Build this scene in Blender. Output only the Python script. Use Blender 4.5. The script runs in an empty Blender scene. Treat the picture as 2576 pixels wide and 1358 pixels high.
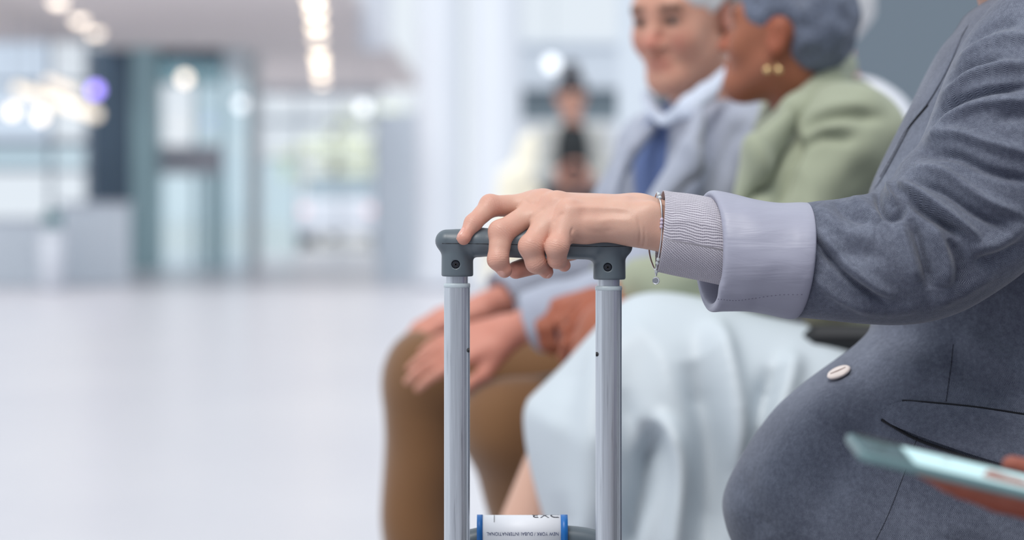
import bpy, math, random
import numpy as np
from mathutils import Vector, Matrix
from mathutils.bvhtree import BVHTree

# ------------------------------------------------------------------ camera, world, light
F, HZ, CX, H = 6082.0, 520.0, 1288.0, 0.82      # focal length in px, horizon row, centre column, eye height
FOC = 2.17
sc = bpy.context.scene
COL = sc.collection
cam_d = bpy.data.cameras.new('camera')
cam_d.sensor_width = 36.0
cam_d.lens = 36.0 * F / 2576.0
cam_d.shift_y = -(679 - HZ) / 2576.0
cam_d.clip_end = 400
cam_d.dof.use_dof = True
cam_d.dof.focus_distance = FOC - 0.01
cam_d.dof.aperture_fstop = 3.55
cam = bpy.data.objects.new('camera', cam_d)
cam.location = (0, 0, H)
cam.rotation_euler = (math.pi / 2, 0, 0)
COL.objects.link(cam)
sc.camera = cam

world = bpy.data.worlds.new('overcast_sky')
sc.world = world
world.use_nodes = True
bg = world.node_tree.nodes['Background']
bg.inputs['Color'].default_value = (0.86, 0.93, 1.0, 1)
bg.inputs['Strength'].default_value = 0.95

sun_d = bpy.data.lights.new('soft_sun', 'SUN')
sun_d.energy = 2.1
sun_d.angle = math.radians(28)
sun_d.color = (1.0, 0.97, 0.93)
sun = bpy.data.objects.new('soft_sun', sun_d)
sun.rotation_euler = Vector((0.24, 0.48, -0.84)).to_track_quat('-Z', 'Y').to_euler()
COL.objects.link(sun)

sc.view_settings.view_transform = 'Standard'
sc.view_settings.look = 'None'
sc.view_settings.exposure = 0.0
sc.view_settings.gamma = 1.0
sc.view_settings.use_curve_mapping = False
sc.cycles.use_denoising = True

rng = np.random.default_rng(7)
random.seed(7)

# ------------------------------------------------------------------ helpers
def at(px, py, d):
    return Vector(((px - CX) * d / F, d, H - (py - HZ) * d / F))

def hp(px, py, dc):                              # depth offset in cm from the focus plane
    return at(px, py, FOC + dc / 100.0)

def lin(c):
    c = c / 255.0
    return c / 12.92 if c <= 0.04045 else ((c + 0.055) / 1.055) ** 2.4

def C(r, g, b):
    return (lin(r), lin(g), lin(b), 1.0)

MATS = {}

class NT:
    def __init__(self, name):
        m = bpy.data.materials.new(name)
        m.use_nodes = True
        self.m, self.t = m, m.node_tree
        self.n, self.l = self.t.nodes, self.t.links
        self.b = self.n['Principled BSDF']
        MATS[name] = m

    def node(self, typ, **kw):
        n = self.n.new(typ)
        for k, v in kw.items():
            if k in n.inputs:
                n.inputs[k].default_value = v
            else:
                setattr(n, k, v)
        return n

    def link(self, a, b):
        self.l.new(a, b)

    def math(self, op, a, b=None, c=None):
        n = self.n.new('ShaderNodeMath')
        n.operation = op
        for i, x in enumerate((a, b, c)):
            if x is None:
                continue
            if isinstance(x, (int, float)):
                n.inputs[i].default_value = x
            else:
                self.l.new(x, n.inputs[i])
        return n.outputs[0]

    def mix(self, fac, a, b, mode='MIX'):
        n = self.n.new('ShaderNodeMix')
        n.data_type = 'RGBA'
        n.blend_type = mode
        for sock, x in ((n.inputs[0], fac), (n.inputs[6], a), (n.inputs[7], b)):
            if isinstance(x, (int, float)):
                sock.default_value = x
            elif isinstance(x, tuple):
                sock.default_value = x
            else:
                self.l.new(x, sock)
        return n.outputs[2]

    def bump(self, height, strength=0.3, dist=0.001, normal=None):
        n = self.n.new('ShaderNodeBump')
        n.inputs['Strength'].default_value = strength
        n.inputs['Distance'].default_value = dist
        self.l.new(height, n.inputs['Height'])
        if normal is not None:
            self.l.new(normal, n.inputs['Normal'])
        return n.outputs['Normal']

    def coord(self, which='Object'):
        n = self.n.new('ShaderNodeTexCoord')
        return n.outputs[which]

    def attr(self, name):
        n = self.n.new('ShaderNodeAttribute')
        n.attribute_name = name
        return n

    def noise(self, vec, scale, detail=3.0, rough=0.5):
        n = self.n.new('ShaderNodeTexNoise')
        n.inputs['Scale'].default_value = scale
        n.inputs['Detail'].default_value = detail
        n.inputs['Roughness'].default_value = rough
        self.l.new(vec, n.inputs['Vector'])
        return n.outputs['Fac']

def plain(name, col, rough=0.6, metal=0.0, var=0.12, scale=6.0, bump=0.0, bscale=200.0, spec=None, sheen=0.0):
    """a colour with soft procedural variation and optional fine relief"""
    if name in MATS:
        return MATS[name]
    t = NT(name)
    v = t.coord('Object')
    f = t.noise(v, scale)
    dk = tuple(x * (1 - var) for x in col[:3]) + (1,)
    lt = tuple(min(1, x * (1 + var)) for x in col[:3]) + (1,)
    t.link(t.mix(f, dk, lt), t.b.inputs['Base Color'])
    t.b.inputs['Roughness'].default_value = rough
    t.b.inputs['Metallic'].default_value = metal
    if spec is not None:
        t.b.inputs['Specular IOR Level'].default_value = spec
    if sheen:
        t.b.inputs['Sheen Weight'].default_value = sheen
    if bump:
        t.link(t.bump(t.noise(v, bscale, 2.0), bump, 0.001), t.b.inputs['Normal'])
    return t.m

def glow(name, col, strength):
    if name in MATS:
        return MATS[name]
    t = NT(name)
    t.b.inputs['Base Color'].default_value = (0.8, 0.8, 0.8, 1)
    t.b.inputs['Emission Color'].default_value = col
    t.b.inputs['Emission Strength'].default_value = strength
    return t.m

def pane_mat(name, tint, gloss=0.06):
    t = NT(name)
    tr = t.node('ShaderNodeBsdfTransparent')
    tr.inputs['Color'].default_value = tint
    gl = t.node('ShaderNodeBsdfGlossy')
    gl.inputs['Roughness'].default_value = 0.05
    mx = t.node('ShaderNodeMixShader')
    mx.inputs[0].default_value = gloss
    t.link(tr.outputs[0], mx.inputs[1])
    t.link(gl.outputs[0], mx.inputs[2])
    t.link(mx.outputs[0], t.n['Material Output'].inputs['Surface'])
    return t.m

def put(o, parent=None):
    COL.objects.link(o)
    if parent is not None:
        o.parent = parent
        # meshes hold world coordinates, so only the thing's own root is offset
        o.matrix_parent_inverse = Matrix.Translation(-parent.location) if parent.parent is None else Matrix()
    return o

def tag(o, label=None, cat=None, group=None, kind=None):
    if label: o['label'] = label
    if cat: o['category'] = cat
    if group: o['group'] = group
    if kind: o['kind'] = kind
    return o

def thing(name, label, cat, loc=(0, 0, 0), group=None):
    o = bpy.data.objects.new(name, None)
    o.empty_display_size = 0.05
    o.location = loc
    COL.objects.link(o)
    return tag(o, label, cat, group)

def mk(name, V, Fc, mat, parent=None, smooth=True, uv=None, attrs=None):
    V = np.asarray(V, dtype=np.float64)
    me = bpy.data.meshes.new(name)
    Fl = Fc.tolist() if isinstance(Fc, np.ndarray) else Fc
    me.from_pydata(V.tolist(), [], Fl)
    if smooth:
        me.polygons.foreach_set('use_smooth', np.ones(len(me.polygons), dtype=bool))
    if uv is not None:
        idx = np.zeros(len(me.loops), dtype=np.int32)
        me.loops.foreach_get('vertex_index', idx)
        l = me.uv_layers.new(name='UVMap')
        l.data.foreach_set('uv', np.asarray(uv, dtype=np.float32)[idx].ravel())
    if attrs:
        for k, a in attrs.items():
            at_ = me.attributes.new(k, 'FLOAT', 'POINT')
            at_.data.foreach_set('value', np.asarray(a, dtype=np.float32))
    me.materials.append(mat)
    me.update()
    o = bpy.data.objects.new(name, me)
    return put(o, parent)

class MB:
    """collects hard-surface shapes into one mesh"""
    def __init__(self):
        self.v, self.f = [], []

    def add(self, V, Fc):
        n = len(self.v)
        self.v += [tuple(p) for p in V]
        self.f += [tuple(i + n for i in q) for q in Fc]
        return self

    def box(self, lo, hi, bev=0.0):
        x0, y0, z0 = lo
        x1, y1, z1 = hi
        if bev <= 0:
            V = [(x0, y0, z0), (x1, y0, z0), (x1, y1, z0), (x0, y1, z0), (x0, y0, z1), (x1, y0, z1), (x1, y1, z1), (x0, y1, z1)]
            Fq = [(0, 3, 2, 1), (4, 5, 6, 7), (0, 1, 5, 4), (1, 2, 6, 5), (2, 3, 7, 6), (3, 0, 4, 7)]
            return self.add(V, Fq)
        b = bev
        loops = []
        def rect(xa, ya, xb, yb, c, z):
            return [(xa + c, ya, z), (xb - c, ya, z), (xb, ya + c, z), (xb, yb - c, z), (xb - c, yb, z), (xa + c, yb, z), (xa, yb - c, z), (xa, ya + c, z)]
        loops = [rect(x0 + b, y0 + b, x1 - b, y1 - b, b * .6, z0), rect(x0, y0, x1, y1, b, z0 + b),
                 rect(x0, y0, x1, y1, b, z1 - b), rect(x0 + b, y0 + b, x1 - b, y1 - b, b * .6, z1)]
        return self.loft(loops)

    def loft(self, loops, cap=True, closed=True):
        n = len(loops[0])
        V = [p for l in loops for p in l]
        Fq = []
        for i in range(len(loops) - 1):
            for j in range(n if closed else n - 1):
                k = (j + 1) % n
                Fq.append((i * n + j, i * n + k, (i + 1) * n + k, (i + 1) * n + j))
        if cap:
            Fq.append(tuple(reversed(range(n))))
            Fq.append(tuple((len(loops) - 1) * n + j for j in range(n)))
        return self.add(V, Fq)

    def tube(self, pts, r, n=10, cap=True):
        pts = [Vector(p) for p in pts]
        rs = r if isinstance(r, (list, tuple)) else [r] * len(pts)
        loops = []
        ref = None
        for i, p in enumerate(pts):
            a = pts[max(0, i - 1)]
            b = pts[min(len(pts) - 1, i + 1)]
            t = (b - a).normalized()
            if ref is None:
                ref = Vector((0, 0, 1)) if abs(t.z) < 0.9 else Vector((1, 0, 0))
            u = (ref - t * ref.dot(t)).normalized()
            ref = u
            w = t.cross(u)
            loops.append([p + (u * math.cos(2 * math.pi * k / n) + w * math.sin(2 * math.pi * k / n)) * rs[i] for k in range(n)])
        return self.loft(loops, cap)

    def lathe(self, c, axis, prof, n=24):
        """prof: list of (radius, height along axis)"""
        c = Vector(c)
        a = Vector(axis).normalized()
        ref = Vector((0, 0, 1)) if abs(a.z) < 0.9 else Vector((1, 0, 0))
        u = (ref - a * ref.dot(a)).normalized()
        w = a.cross(u)
        loops = [[c + a * h + (u * math.cos(2 * math.pi * k / n) + w * math.sin(2 * math.pi * k / n)) * max(r, 1e-5) for k in range(n)] for r, h in prof]
        return self.loft(loops)

    def build(self, name, mat, parent=None, smooth=False):
        return mk(name, self.v, self.f, mat, parent, smooth)

# ---- implicit surfaces -------------------------------------------------------
def cone(a, b, ra, rb, k=0.02, flat=None, op='u'):
    return dict(t='c', a=np.array(a, float), b=np.array(b, float), ra=ra, rb=rb, k=k, flat=flat, op=op)

def ell(c, r, R=None, k=0.02, op='u'):
    return dict(t='e', c=np.array(c, float), r=np.array(r, float), R=np.eye(3) if R is None else np.array(R, float), k=k, op=op)

def chain(pts, rs, k=0.02, flat=None):
    return [cone(pts[i], pts[i + 1], rs[i], rs[i + 1], k, flat) for i in range(len(pts) - 1)]

def bbox(p):
    if p['t'] == 'c':
        m = max(p['ra'], p['rb'])
        return np.minimum(p['a'], p['b']) - m, np.maximum(p['a'], p['b']) + m
    m = max(p['r'])
    return p['c'] - m, p['c'] + m

def dist(p, X, Y, Z):
    if p['t'] == 'c':
        a, ab = p['a'], p['b'] - p['a']
        L = max(1e-9, float(ab @ ab))
        t = np.clip(((X - a[0]) * ab[0] + (Y - a[1]) * ab[1] + (Z - a[2]) * ab[2]) / L, 0, 1)
        qx, qy, qz = X - a[0] - t * ab[0], Y - a[1] - t * ab[1], Z - a[2] - t * ab[2]
        d2 = qx * qx + qy * qy + qz * qz
        if p['flat'] is not None:
            n, f = p['flat']
            qn = qx * n[0] + qy * n[1] + qz * n[2]
            d2 = d2 + (f * f - 1) * qn * qn
        return np.sqrt(d2) - (p['ra'] + t * (p['rb'] - p['ra']))
    c, R, r = p['c'], p['R'], p['r']
    q = [R[i][0] * (X - c[0]) + R[i][1] * (Y - c[1]) + R[i][2] * (Z - c[2]) for i in range(3)]   # rows of R = local axes
    k0 = np.sqrt(sum((q[i] / r[i]) ** 2 for i in range(3)))
    k1 = np.sqrt(sum((q[i] / (r[i] * r[i])) ** 2 for i in range(3))) + 1e-9
    return k0 * (k0 - 1.0) / k1

def smin(a, b, k):
    h = np.maximum(k - np.abs(a - b), 0) / k
    return np.minimum(a, b) - h * h * k * 0.25

class Grid:
    def __init__(self, lo, hi, h):
        self.lo, self.h = np.array(lo, float), h
        self.n = np.ceil((np.array(hi) - self.lo) / h).astype(int) + 1
        self.v = np.full(self.n, 1.0, dtype=np.float32)

    def region(self, lo, hi):
        i0 = np.clip(np.floor((lo - self.lo) / self.h).astype(int), 0, self.n)
        i1 = np.clip(np.ceil((hi - self.lo) / self.h).astype(int) + 1, 0, self.n)
        s = tuple(slice(a, b) for a, b in zip(i0, i1))
        ax = [(self.lo[k] + self.h * np.arange(i0[k], i1[k])).astype(np.float32) for k in range(3)]
        return s, ax[0][:, None, None], ax[1][None, :, None], ax[2][None, None, :]

    def add(self, p):
        lo, hi = bbox(p)
        m = p['k'] + 3 * self.h
        s, X, Y, Z = self.region(lo - m, hi + m)
        if 0 in self.v[s].shape:
            return
        d = dist(p, X, Y, Z).astype(np.float32)
        if p['op'] == 'u':
            self.v[s] = smin(self.v[s], d, p['k'])
        else:
            self.v[s] = -smin(-self.v[s], d, p['k'])

    def mesh(self):
        v = self.v
        ins = v < 0
        c = ins[:-1, :-1, :-1].astype(np.int8)
        tot = sum(ins[i:ins.shape[0] - 1 + i, j:ins.shape[1] - 1 + j, k:ins.shape[2] - 1 + k].astype(np.int8)
                  for i in (0, 1) for j in (0, 1) for k in (0, 1))
        act = np.argwhere((tot > 0) & (tot < 8))
        ids = np.full(c.shape, -1, dtype=np.int64)
        ids[act[:, 0], act[:, 1], act[:, 2]] = np.arange(len(act))
        cor = [(i, j, k) for i in (0, 1) for j in (0, 1) for k in (0, 1)]
        val = np.stack([v[act[:, 0] + i, act[:, 1] + j, act[:, 2] + k] for i, j, k in cor], 1)
        acc = np.zeros((len(act), 3))
        cnt = np.zeros(len(act))
        for a in range(8):
            for b in range(a + 1, 8):
                if sum(abs(cor[a][q] - cor[b][q]) for q in range(3)) != 1:
                    continue
                va, vb = val[:, a], val[:, b]
                x = (va < 0) != (vb < 0)
                t = np.where(x, va / np.where(x, va - vb, 1), 0)
                pt = np.array(cor[a]) + t[:, None] * (np.array(cor[b]) - np.array(cor[a]))
                acc += np.where(x[:, None], pt, 0)
                cnt += x
        V = self.lo + self.h * (act + acc / cnt[:, None])
        quads = []
        for ax in range(3):
            o1, o2 = (ax + 1) % 3, (ax + 2) % 3
            sl0 = [slice(None)] * 3
            sl1 = [slice(None)] * 3
            sl0[ax] = slice(0, -1)
            sl1[ax] = slice(1, None)
            A, B = ins[tuple(sl0)], ins[tuple(sl1)]
            e = np.argwhere(A != B)
            ok = (e[:, o1] > 0) & (e[:, o2] > 0) & (e[:, o1] < v.shape[o1] - 1) & (e[:, o2] < v.shape[o2] - 1)
            e = e[ok]
            s = A[e[:, 0], e[:, 1], e[:, 2]]
            q = []
            for d1, d2 in ((-1, -1), (0, -1), (0, 0), (-1, 0)):
                p = e.copy()
                p[:, o1] += d1
                p[:, o2] += d2
                q.append(ids[p[:, 0], p[:, 1], p[:, 2]])
            q = np.stack(q, 1)
            q[~s] = q[~s][:, ::-1]
            quads.append(q)
        return V, np.concatenate(quads)

def blob(prims, h, wob=None):
    lo = np.min([bbox(p)[0] for p in prims if p['op'] == 'u'], 0) - 4 * h
    hi = np.max([bbox(p)[1] for p in prims if p['op'] == 'u'], 0) + 4 * h
    g = Grid(lo, hi, h)
    for p in prims:
        g.add(p)
    V, Q = g.mesh()
    return V, Q

def vnormals(V, Q):
    n = np.cross(V[Q[:, 2]] - V[Q[:, 0]], V[Q[:, 3]] - V[Q[:, 1]])
    N = np.zeros_like(V)
    for i in range(4):
        np.add.at(N, Q[:, i], n)
    return N / (np.linalg.norm(N, axis=1, keepdims=True) + 1e-12)

def wob(V, s, seed=0):
    """cheap smooth 3D noise from a few sine waves, about -1..1"""
    r = np.random.default_rng(seed)
    out = np.zeros(len(V))
    for i in range(7):
        k = r.normal(size=3)
        k = k / np.linalg.norm(k) * s * r.uniform(0.6, 1.7)
        out += np.sin(V @ k + r.uniform(0, 6.28))
    return out / 3.0

def seg_dist(P, poly):
    """distance of 2D points to a polyline and position (0..1) along it"""
    best = np.full(len(P), 1e9)
    par = np.zeros(len(P))
    poly = np.array(poly, float)
    L = np.r_[0, np.cumsum(np.linalg.norm(np.diff(poly, axis=0), axis=1))]
    for i in range(len(poly) - 1):
        a, ab = poly[i], poly[i + 1] - poly[i]
        t = np.clip(((P - a) @ ab) / (ab @ ab), 0, 1)
        d = np.linalg.norm(P - a - t[:, None] * ab, axis=1)
        m = d < best
        best[m] = d[m]
        par[m] = ((L[i] + t * np.linalg.norm(ab)) / L[-1])[m]
    return best, par

def smooth_line(poly, n=8):
    p = [np.array(q, float) for q in poly]
    p = [2 * p[0] - p[1]] + p + [2 * p[-1] - p[-2]]
    out = []
    for i in range(1, len(p) - 2):
        for t in np.linspace(0, 1, n, endpoint=False):
            a, b, c, d = p[i - 1], p[i], p[i + 1], p[i + 2]
            out.append(0.5 * ((2 * b) + (c - a) * t + (2 * a - 5 * b + 4 * c - d) * t * t + (-a + 3 * b - 3 * c + d) * t ** 3))
    out.append(p[-2])
    return np.array(out)

def fold_field(XZ, folds, scale):
    """folds: (polyline, width, height in mm) in picture-scaled cloth coordinates"""
    out = np.zeros(len(XZ))
    for poly, w, a in folds:
        d, t = seg_dist(XZ, smooth_line(poly, 6))
        taper = np.clip(np.minimum(t, 1 - t) * 5, 0, 1) ** 0.7 if True else 1
        out += a * 0.001 * np.exp(-(d / w) ** 2) * (0.15 + 0.85 * taper)
    return out

def ring_cloth(rings, ns, nth, folds=(), noise=(0.0, 30, 1), d0=FOC, close=True):
    """cloth tube through rings (Tx,Ty,Bx,By,depth,half depth,near shift) -> grid of points with uv in metres"""
    R = np.array(rings, float)
    n = len(R)
    s = np.linspace(0, n - 1, ns)
    line = np.array([np.interp(np.arange(0), [0], [0])]) if False else None
    P = np.vstack([2 * R[0] - R[1], R, 2 * R[-1] - R[-2]])
    out = np.zeros((ns, R.shape[1]))
    for j, x in enumerate(s):
        i = min(int(x), n - 2)
        t = x - i
        a, b, c, d = P[i], P[i + 1], P[i + 2], P[i + 3]
        out[j] = 0.5 * ((2 * b) + (c - a) * t + (2 * a - 5 * b + 4 * c - d) * t * t + (-a + 3 * b - 3 * c + d) * t ** 3)
    th = np.linspace(0, 2 * math.pi, nth, endpoint=False)
    V = np.zeros((ns, nth, 3))
    for j in range(ns):
        tx, ty, bx, by, d, r, sh = out[j]
        T, B = np.array(at(tx, ty, d)), np.array(at(bx, by, d))
        c, a = (T + B) / 2, (T - B) / 2
        cs, sn = np.cos(th), np.sin(th)
        V[j] = c + cs[:, None] * a + sn[:, None] * np.array([sh * d / F, -r, 0])
    # uv
    du = np.linalg.norm(np.diff(V, axis=0), axis=2).mean(1)
    u = np.r_[0, np.cumsum(du)]
    per = np.linalg.norm(V - np.roll(V, 1, axis=1), axis=2).sum(1).mean()
    UV = np.zeros((ns, nth, 2))
    UV[..., 0] = u[:, None]
    UV[..., 1] = (th / (2 * math.pi) * per)[None, :]
    # normals
    gu = np.gradient(V, axis=0)
    gv = (np.roll(V, -1, axis=1) - np.roll(V, 1, axis=1)) / 2
    N = np.cross(gu, gv)
    N /= np.linalg.norm(N, axis=2, keepdims=True) + 1e-12
    cen = V.mean(1, keepdims=True)
    if ((V - cen) * N).sum() < 0:
        N = -N
    flat = V.reshape(-1, 3)
    XZ = np.stack([CX + flat[:, 0] * F / flat[:, 1], HZ - (flat[:, 2] - H) * F / flat[:, 1]], 1)
    near = np.clip(np.sin(np.tile(th, ns)) * 1.6 + 0.35, 0, 1)
    disp = fold_field(XZ, folds, 1) * near
    disp += noise[0] * wob(flat, noise[1], noise[2])
    V2 = flat + N.reshape(-1, 3) * disp[:, None]
    Fq = []
    ii, jj = np.meshgrid(np.arange(ns - 1), np.arange(nth), indexing='ij')
    kk = (jj + 1) % nth
    Q = np.stack([ii * nth + jj, ii * nth + kk, (ii + 1) * nth + kk, (ii + 1) * nth + jj], -1).reshape(-1, 4)
    if ((V - cen) * np.cross(gu, gv)).sum() > 0:
        Q = Q[:, ::-1]
    return V2, Q, UV.reshape(-1, 2)

def bvh_of(V, Q):
    return BVHTree.FromPolygons([tuple(v) for v in V], [tuple(q) for q in Q])

def patch_on(bvh, outline, off, n=26, thick=0.0015, d_from=1.6):
    """a piece of cloth or plate cut to an outline (picture-scaled) and laid on the surface seen from the front"""
    o = smooth_line(list(outline) + [outline[0]], 5)[:-1]
    cen = o.mean(0)
    rows = 9
    V, Fq = [], []
    m = len(o)
    for i in range(rows + 1):
        k = i / rows
        for q in o:
            p = cen + (q - cen) * (1 - k)
            dirv = at(p[0], p[1], 1.0) - Vector((0, 0, H))
            dirv.normalize()
            hit = bvh.ray_cast(Vector((0, 0, H)) + dirv * d_from, dirv)
            if hit[0] is None:
                hit = (at(p[0], p[1], FOC + 0.1), Vector((0, -1, 0)))
            edge = 0.0 if i > 0 else thick
            V.append(hit[0] - dirv * (off - edge))
    for i in range(rows):
        for j in range(m):
            k = (j + 1) % m
            Fq.append((i * m + j, (i + 1) * m + j, (i + 1) * m + k, i * m + k))
    return V, Fq

def line_on(bvh, poly, r, off, d_from=1.6, n=6):
    pts = []
    for p in smooth_line(poly, 6):
        dirv = (at(p[0], p[1], 1.0) - Vector((0, 0, H))).normalized()
        hit = bvh.ray_cast(Vector((0, 0, H)) + dirv * d_from, dirv)
        if hit[0] is not None:
            pts.append(hit[0] - dirv * off)
    return MB().tube(pts, r, n)

# ------------------------------------------------------------------ materials
def skin_mat(name, base, blush, dark, sss=0.12, rough=0.5, wr=False):
    t = NT(name)
    v = t.coord('Object')
    n1 = t.noise(v, 60.0, 4.0, 0.6)
    col = t.mix(t.math('MULTIPLY', t.math('SUBTRACT', n1, 0.35), 0.5), base, blush)
    b = t.attr('blush')
    col = t.mix(t.math('MULTIPLY', b.outputs['Fac'], 0.75), col, blush)
    br = t.attr('brow')
    col = t.mix(br.outputs['Fac'], col, dark)
    t.link(col, t.b.inputs['Base Color'])
    t.b.inputs['Roughness'].default_value = rough
    t.b.inputs['Subsurface Weight'].default_value = sss
    t.b.inputs['Subsurface Radius'].default_value = (0.008, 0.003, 0.0015)
    t.b.inputs['Subsurface Scale'].default_value = 0.5
    t.b.inputs['Specular IOR Level'].default_value = 0.35
    if wr:
        a, m = t.attr('ax'), t.attr('wr')
        nz = t.noise(v, 240.0, 2.0)
        ph = t.math('ADD', t.math('MULTIPLY', a.outputs['Fac'], 2 * math.pi / 0.0021), t.math('MULTIPLY', nz, 11.0))
        lines = t.math('MULTIPLY', t.math('SINE', ph), m.outputs['Fac'])
        pores = t.node('ShaderNodeTexVoronoi', feature='DISTANCE_TO_EDGE')
        pores.inputs['Scale'].default_value = 900.0
        t.link(v, pores.inputs['Vector'])
        hgt = t.math('ADD', t.math('MULTIPLY', lines, 0.38), t.math('MULTIPLY', pores.outputs['Distance'], 0.8))
        nn = t.noise(v, 140.0, 4.0, 0.6)
        hgt = t.math('ADD', hgt, t.math('MULTIPLY', nn, 0.4))
        t.link(t.bump(hgt, 0.35, 0.0005), t.b.inputs['Normal'])
    else:
        t.link(t.bump(t.noise(v, 180.0, 3.0), 0.15, 0.001), t.b.inputs['Normal'])
    return t.m

def herringbone(name, dark, light, per=0.0014, colw=0.0032, mottle=0.5):
    t = NT(name)
    uv = t.coord('UV')
    sx = t.node('ShaderNodeSeparateXYZ')
    nzv = t.node('ShaderNodeTexNoise')
    nzv.inputs['Scale'].default_value = 90.0
    t.link(uv, nzv.inputs['Vector'])
    wob_ = t.node('ShaderNodeVectorMath', operation='MULTIPLY_ADD')
    t.link(nzv.outputs['Color'], wob_.inputs[0])
    wob_.inputs[1].default_value = (0.0016, 0.0016, 0)
    t.link(uv, wob_.inputs[2])
    t.link(wob_.outputs[0], sx.inputs[0])
    zig = t.math('PINGPONG', sx.outputs['Y'], colw)
    ph = t.math('MULTIPLY', t.math('ADD', sx.outputs['X'], zig), 2 * math.pi / per)
    w = t.math('ADD', t.math('MULTIPLY', t.math('SINE', ph), 0.5), 0.5)
    obj = t.coord('Object')
    fine = t.noise(obj, 1600.0, 2.0, 0.7)
    mid = t.noise(obj, 220.0, 3.0, 0.6)
    big = t.noise(obj, 16.0, 3.0)
    f = t.math('ADD', t.math('MULTIPLY', w, 0.62), t.math('MULTIPLY', t.math('SUBTRACT', fine, 0.5), 1.0))
    f = t.math('ADD', f, t.math('MULTIPLY', t.math('SUBTRACT', mid, 0.5), 1.2 * mottle))
    f = t.math('ADD', f, t.math('MULTIPLY', t.math('SUBTRACT', big, 0.5), 1.2 * mottle))
    cl = t.node('ShaderNodeClamp')
    t.link(f, cl.inputs[0])
    t.link(t.mix(cl.outputs[0], dark, light), t.b.inputs['Base Color'])
    t.b.inputs['Roughness'].default_value = 0.85
    t.b.inputs['Specular IOR Level'].default_value = 0.15
    t.b.inputs['Sheen Weight'].default_value = 0.25
    t.b.inputs['Sheen Roughness'].default_value = 0.4
    t.link(t.bump(w, 0.25, 0.0004), t.b.inputs['Normal'])
    return t.m

def knit(name, dark, light):
    t = NT(name)
    uv = t.coord('UV')
    sx = t.node('ShaderNodeSeparateXYZ')
    t.link(uv, sx.inputs[0])
    nz = t.noise(uv, 60.0, 2.0)
    # wales run along the arm in the upper half and slant in the lower half
    low = t.node('ShaderNodeMapRange', interpolation_type='SMOOTHSTEP')
    t.link(sx.outputs['Y'], low.inputs[0])
    low.inputs[1].default_value, low.inputs[2].default_value = 0.0635, 0.0655
    slant = t.math('MULTIPLY', t.math('MULTIPLY', sx.outputs['X'], 0.70), low.outputs[0])
    vv = t.math('ADD', t.math('SUBTRACT', sx.outputs['Y'], slant), t.math('MULTIPLY', nz, 0.0060))
    rib = t.math('ADD', t.math('MULTIPLY', t.math('SINE', t.math('MULTIPLY', vv, 2 * math.pi / 0.0023)), 0.5), 0.5)
    st = t.math('ADD', t.math('MULTIPLY', t.math('SINE', t.math('MULTIPLY', sx.outputs['X'], 2 * math.pi / 0.0017)), 0.5), 0.5)
    hgt = t.math('SUBTRACT', 1.0, t.math('MULTIPLY', t.math('SUBTRACT', 1.0, rib), t.math('ADD', 0.62, t.math('MULTIPLY', st, 0.38))))
    fz = t.noise(t.coord('Object'), 1800.0, 2.0)
    hh = t.math('ADD', hgt, t.math('MULTIPLY', t.math('SUBTRACT', fz, 0.5), 0.5))
    cl = t.node('ShaderNodeClamp')
    t.link(hh, cl.inputs[0])
    t.link(t.mix(cl.outputs[0], dark, light), t.b.inputs['Base Color'])
    t.b.inputs['Roughness'].default_value = 0.95
    t.b.inputs['Specular IOR Level'].default_value = 0.1
    t.b.inputs['Sheen Weight'].default_value = 0.3
    t.link(t.bump(hh, 0.7, 0.0009), t.b.inputs['Normal'])
    return t.m

def brushed(name, col):
    t = NT(name)
    v = t.coord('Object')
    mp = t.node('ShaderNodeMapping')
    mp.inputs['Scale'].default_value = (1, 1, 0.015)
    t.link(v, mp.inputs[0])
    streak = t.noise(mp.outputs[0], 900.0, 3.0, 0.6)
    mp2 = t.node('ShaderNodeMapping')
    mp2.inputs['Scale'].default_value = (1, 1, 0.04)
    t.link(v, mp2.inputs[0])
    dirt = t.noise(mp2.outputs[0], 260.0, 4.0, 0.65)
    ramp = t.node('ShaderNodeMapRange')
    t.link(dirt, ramp.inputs[0])
    ramp.inputs[1].default_value, ramp.inputs[2].default_value = 0.58, 0.80
    dk = tuple(x * 0.66 for x in col[:3]) + (1,)
    c = t.mix(streak, dk, col)
    c = t.mix(t.math('MULTIPLY', ramp.outputs[0], 0.5), c, C(70, 75, 88))
    t.link(c, t.b.inputs['Base Color'])
    t.b.inputs['Metallic'].default_value = 0.78
    r = t.math('ADD', 0.24, t.math('MULTIPLY', streak, 0.2))
    t.link(r, t.b.inputs['Roughness'])
    t.link(t.bump(streak, 0.12, 0.0004), t.b.inputs['Normal'])
    return t.m

SKIN = skin_mat('skin_warm_light', C(212, 171, 152), C(206, 132, 116), C(60, 40, 30), rough=0.42, wr=True)
SKIN_MAN = skin_mat('skin_ruddy', C(205, 155, 134), C(192, 108, 95), C(95, 70, 58))
SKIN_DEEP = skin_mat('skin_deep_brown', C(152, 96, 72), C(168, 88, 66), C(45, 28, 22))
SKIN_FAR = skin_mat('skin_far', C(205, 160, 140), C(200, 130, 115), C(50, 38, 34))
SKIN_DARK = skin_mat('skin_dark_hand', C(150, 92, 74), C(150, 70, 58), C(45, 28, 22))
TWEED = herringbone('grey_blue_herringbone', C(70, 74, 90), C(148, 155, 171))
LINING = plain('lilac_satin_lining', C(160, 161, 178), rough=0.45, var=0.05, scale=14)
_t = LINING.node_tree
_mp = _t.nodes.new('ShaderNodeMapping'); _mp.inputs['Scale'].default_value = (14, 60, 75)
_tc = _t.nodes.new('ShaderNodeTexCoord'); _t.links.new(_tc.outputs['Object'], _mp.inputs[0])
_nz = _t.nodes.new('ShaderNodeTexNoise'); _nz.inputs['Scale'].default_value = 1.0; _nz.inputs['Detail'].default_value = 4.0; _nz.inputs['Distortion'].default_value = 0.6
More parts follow.
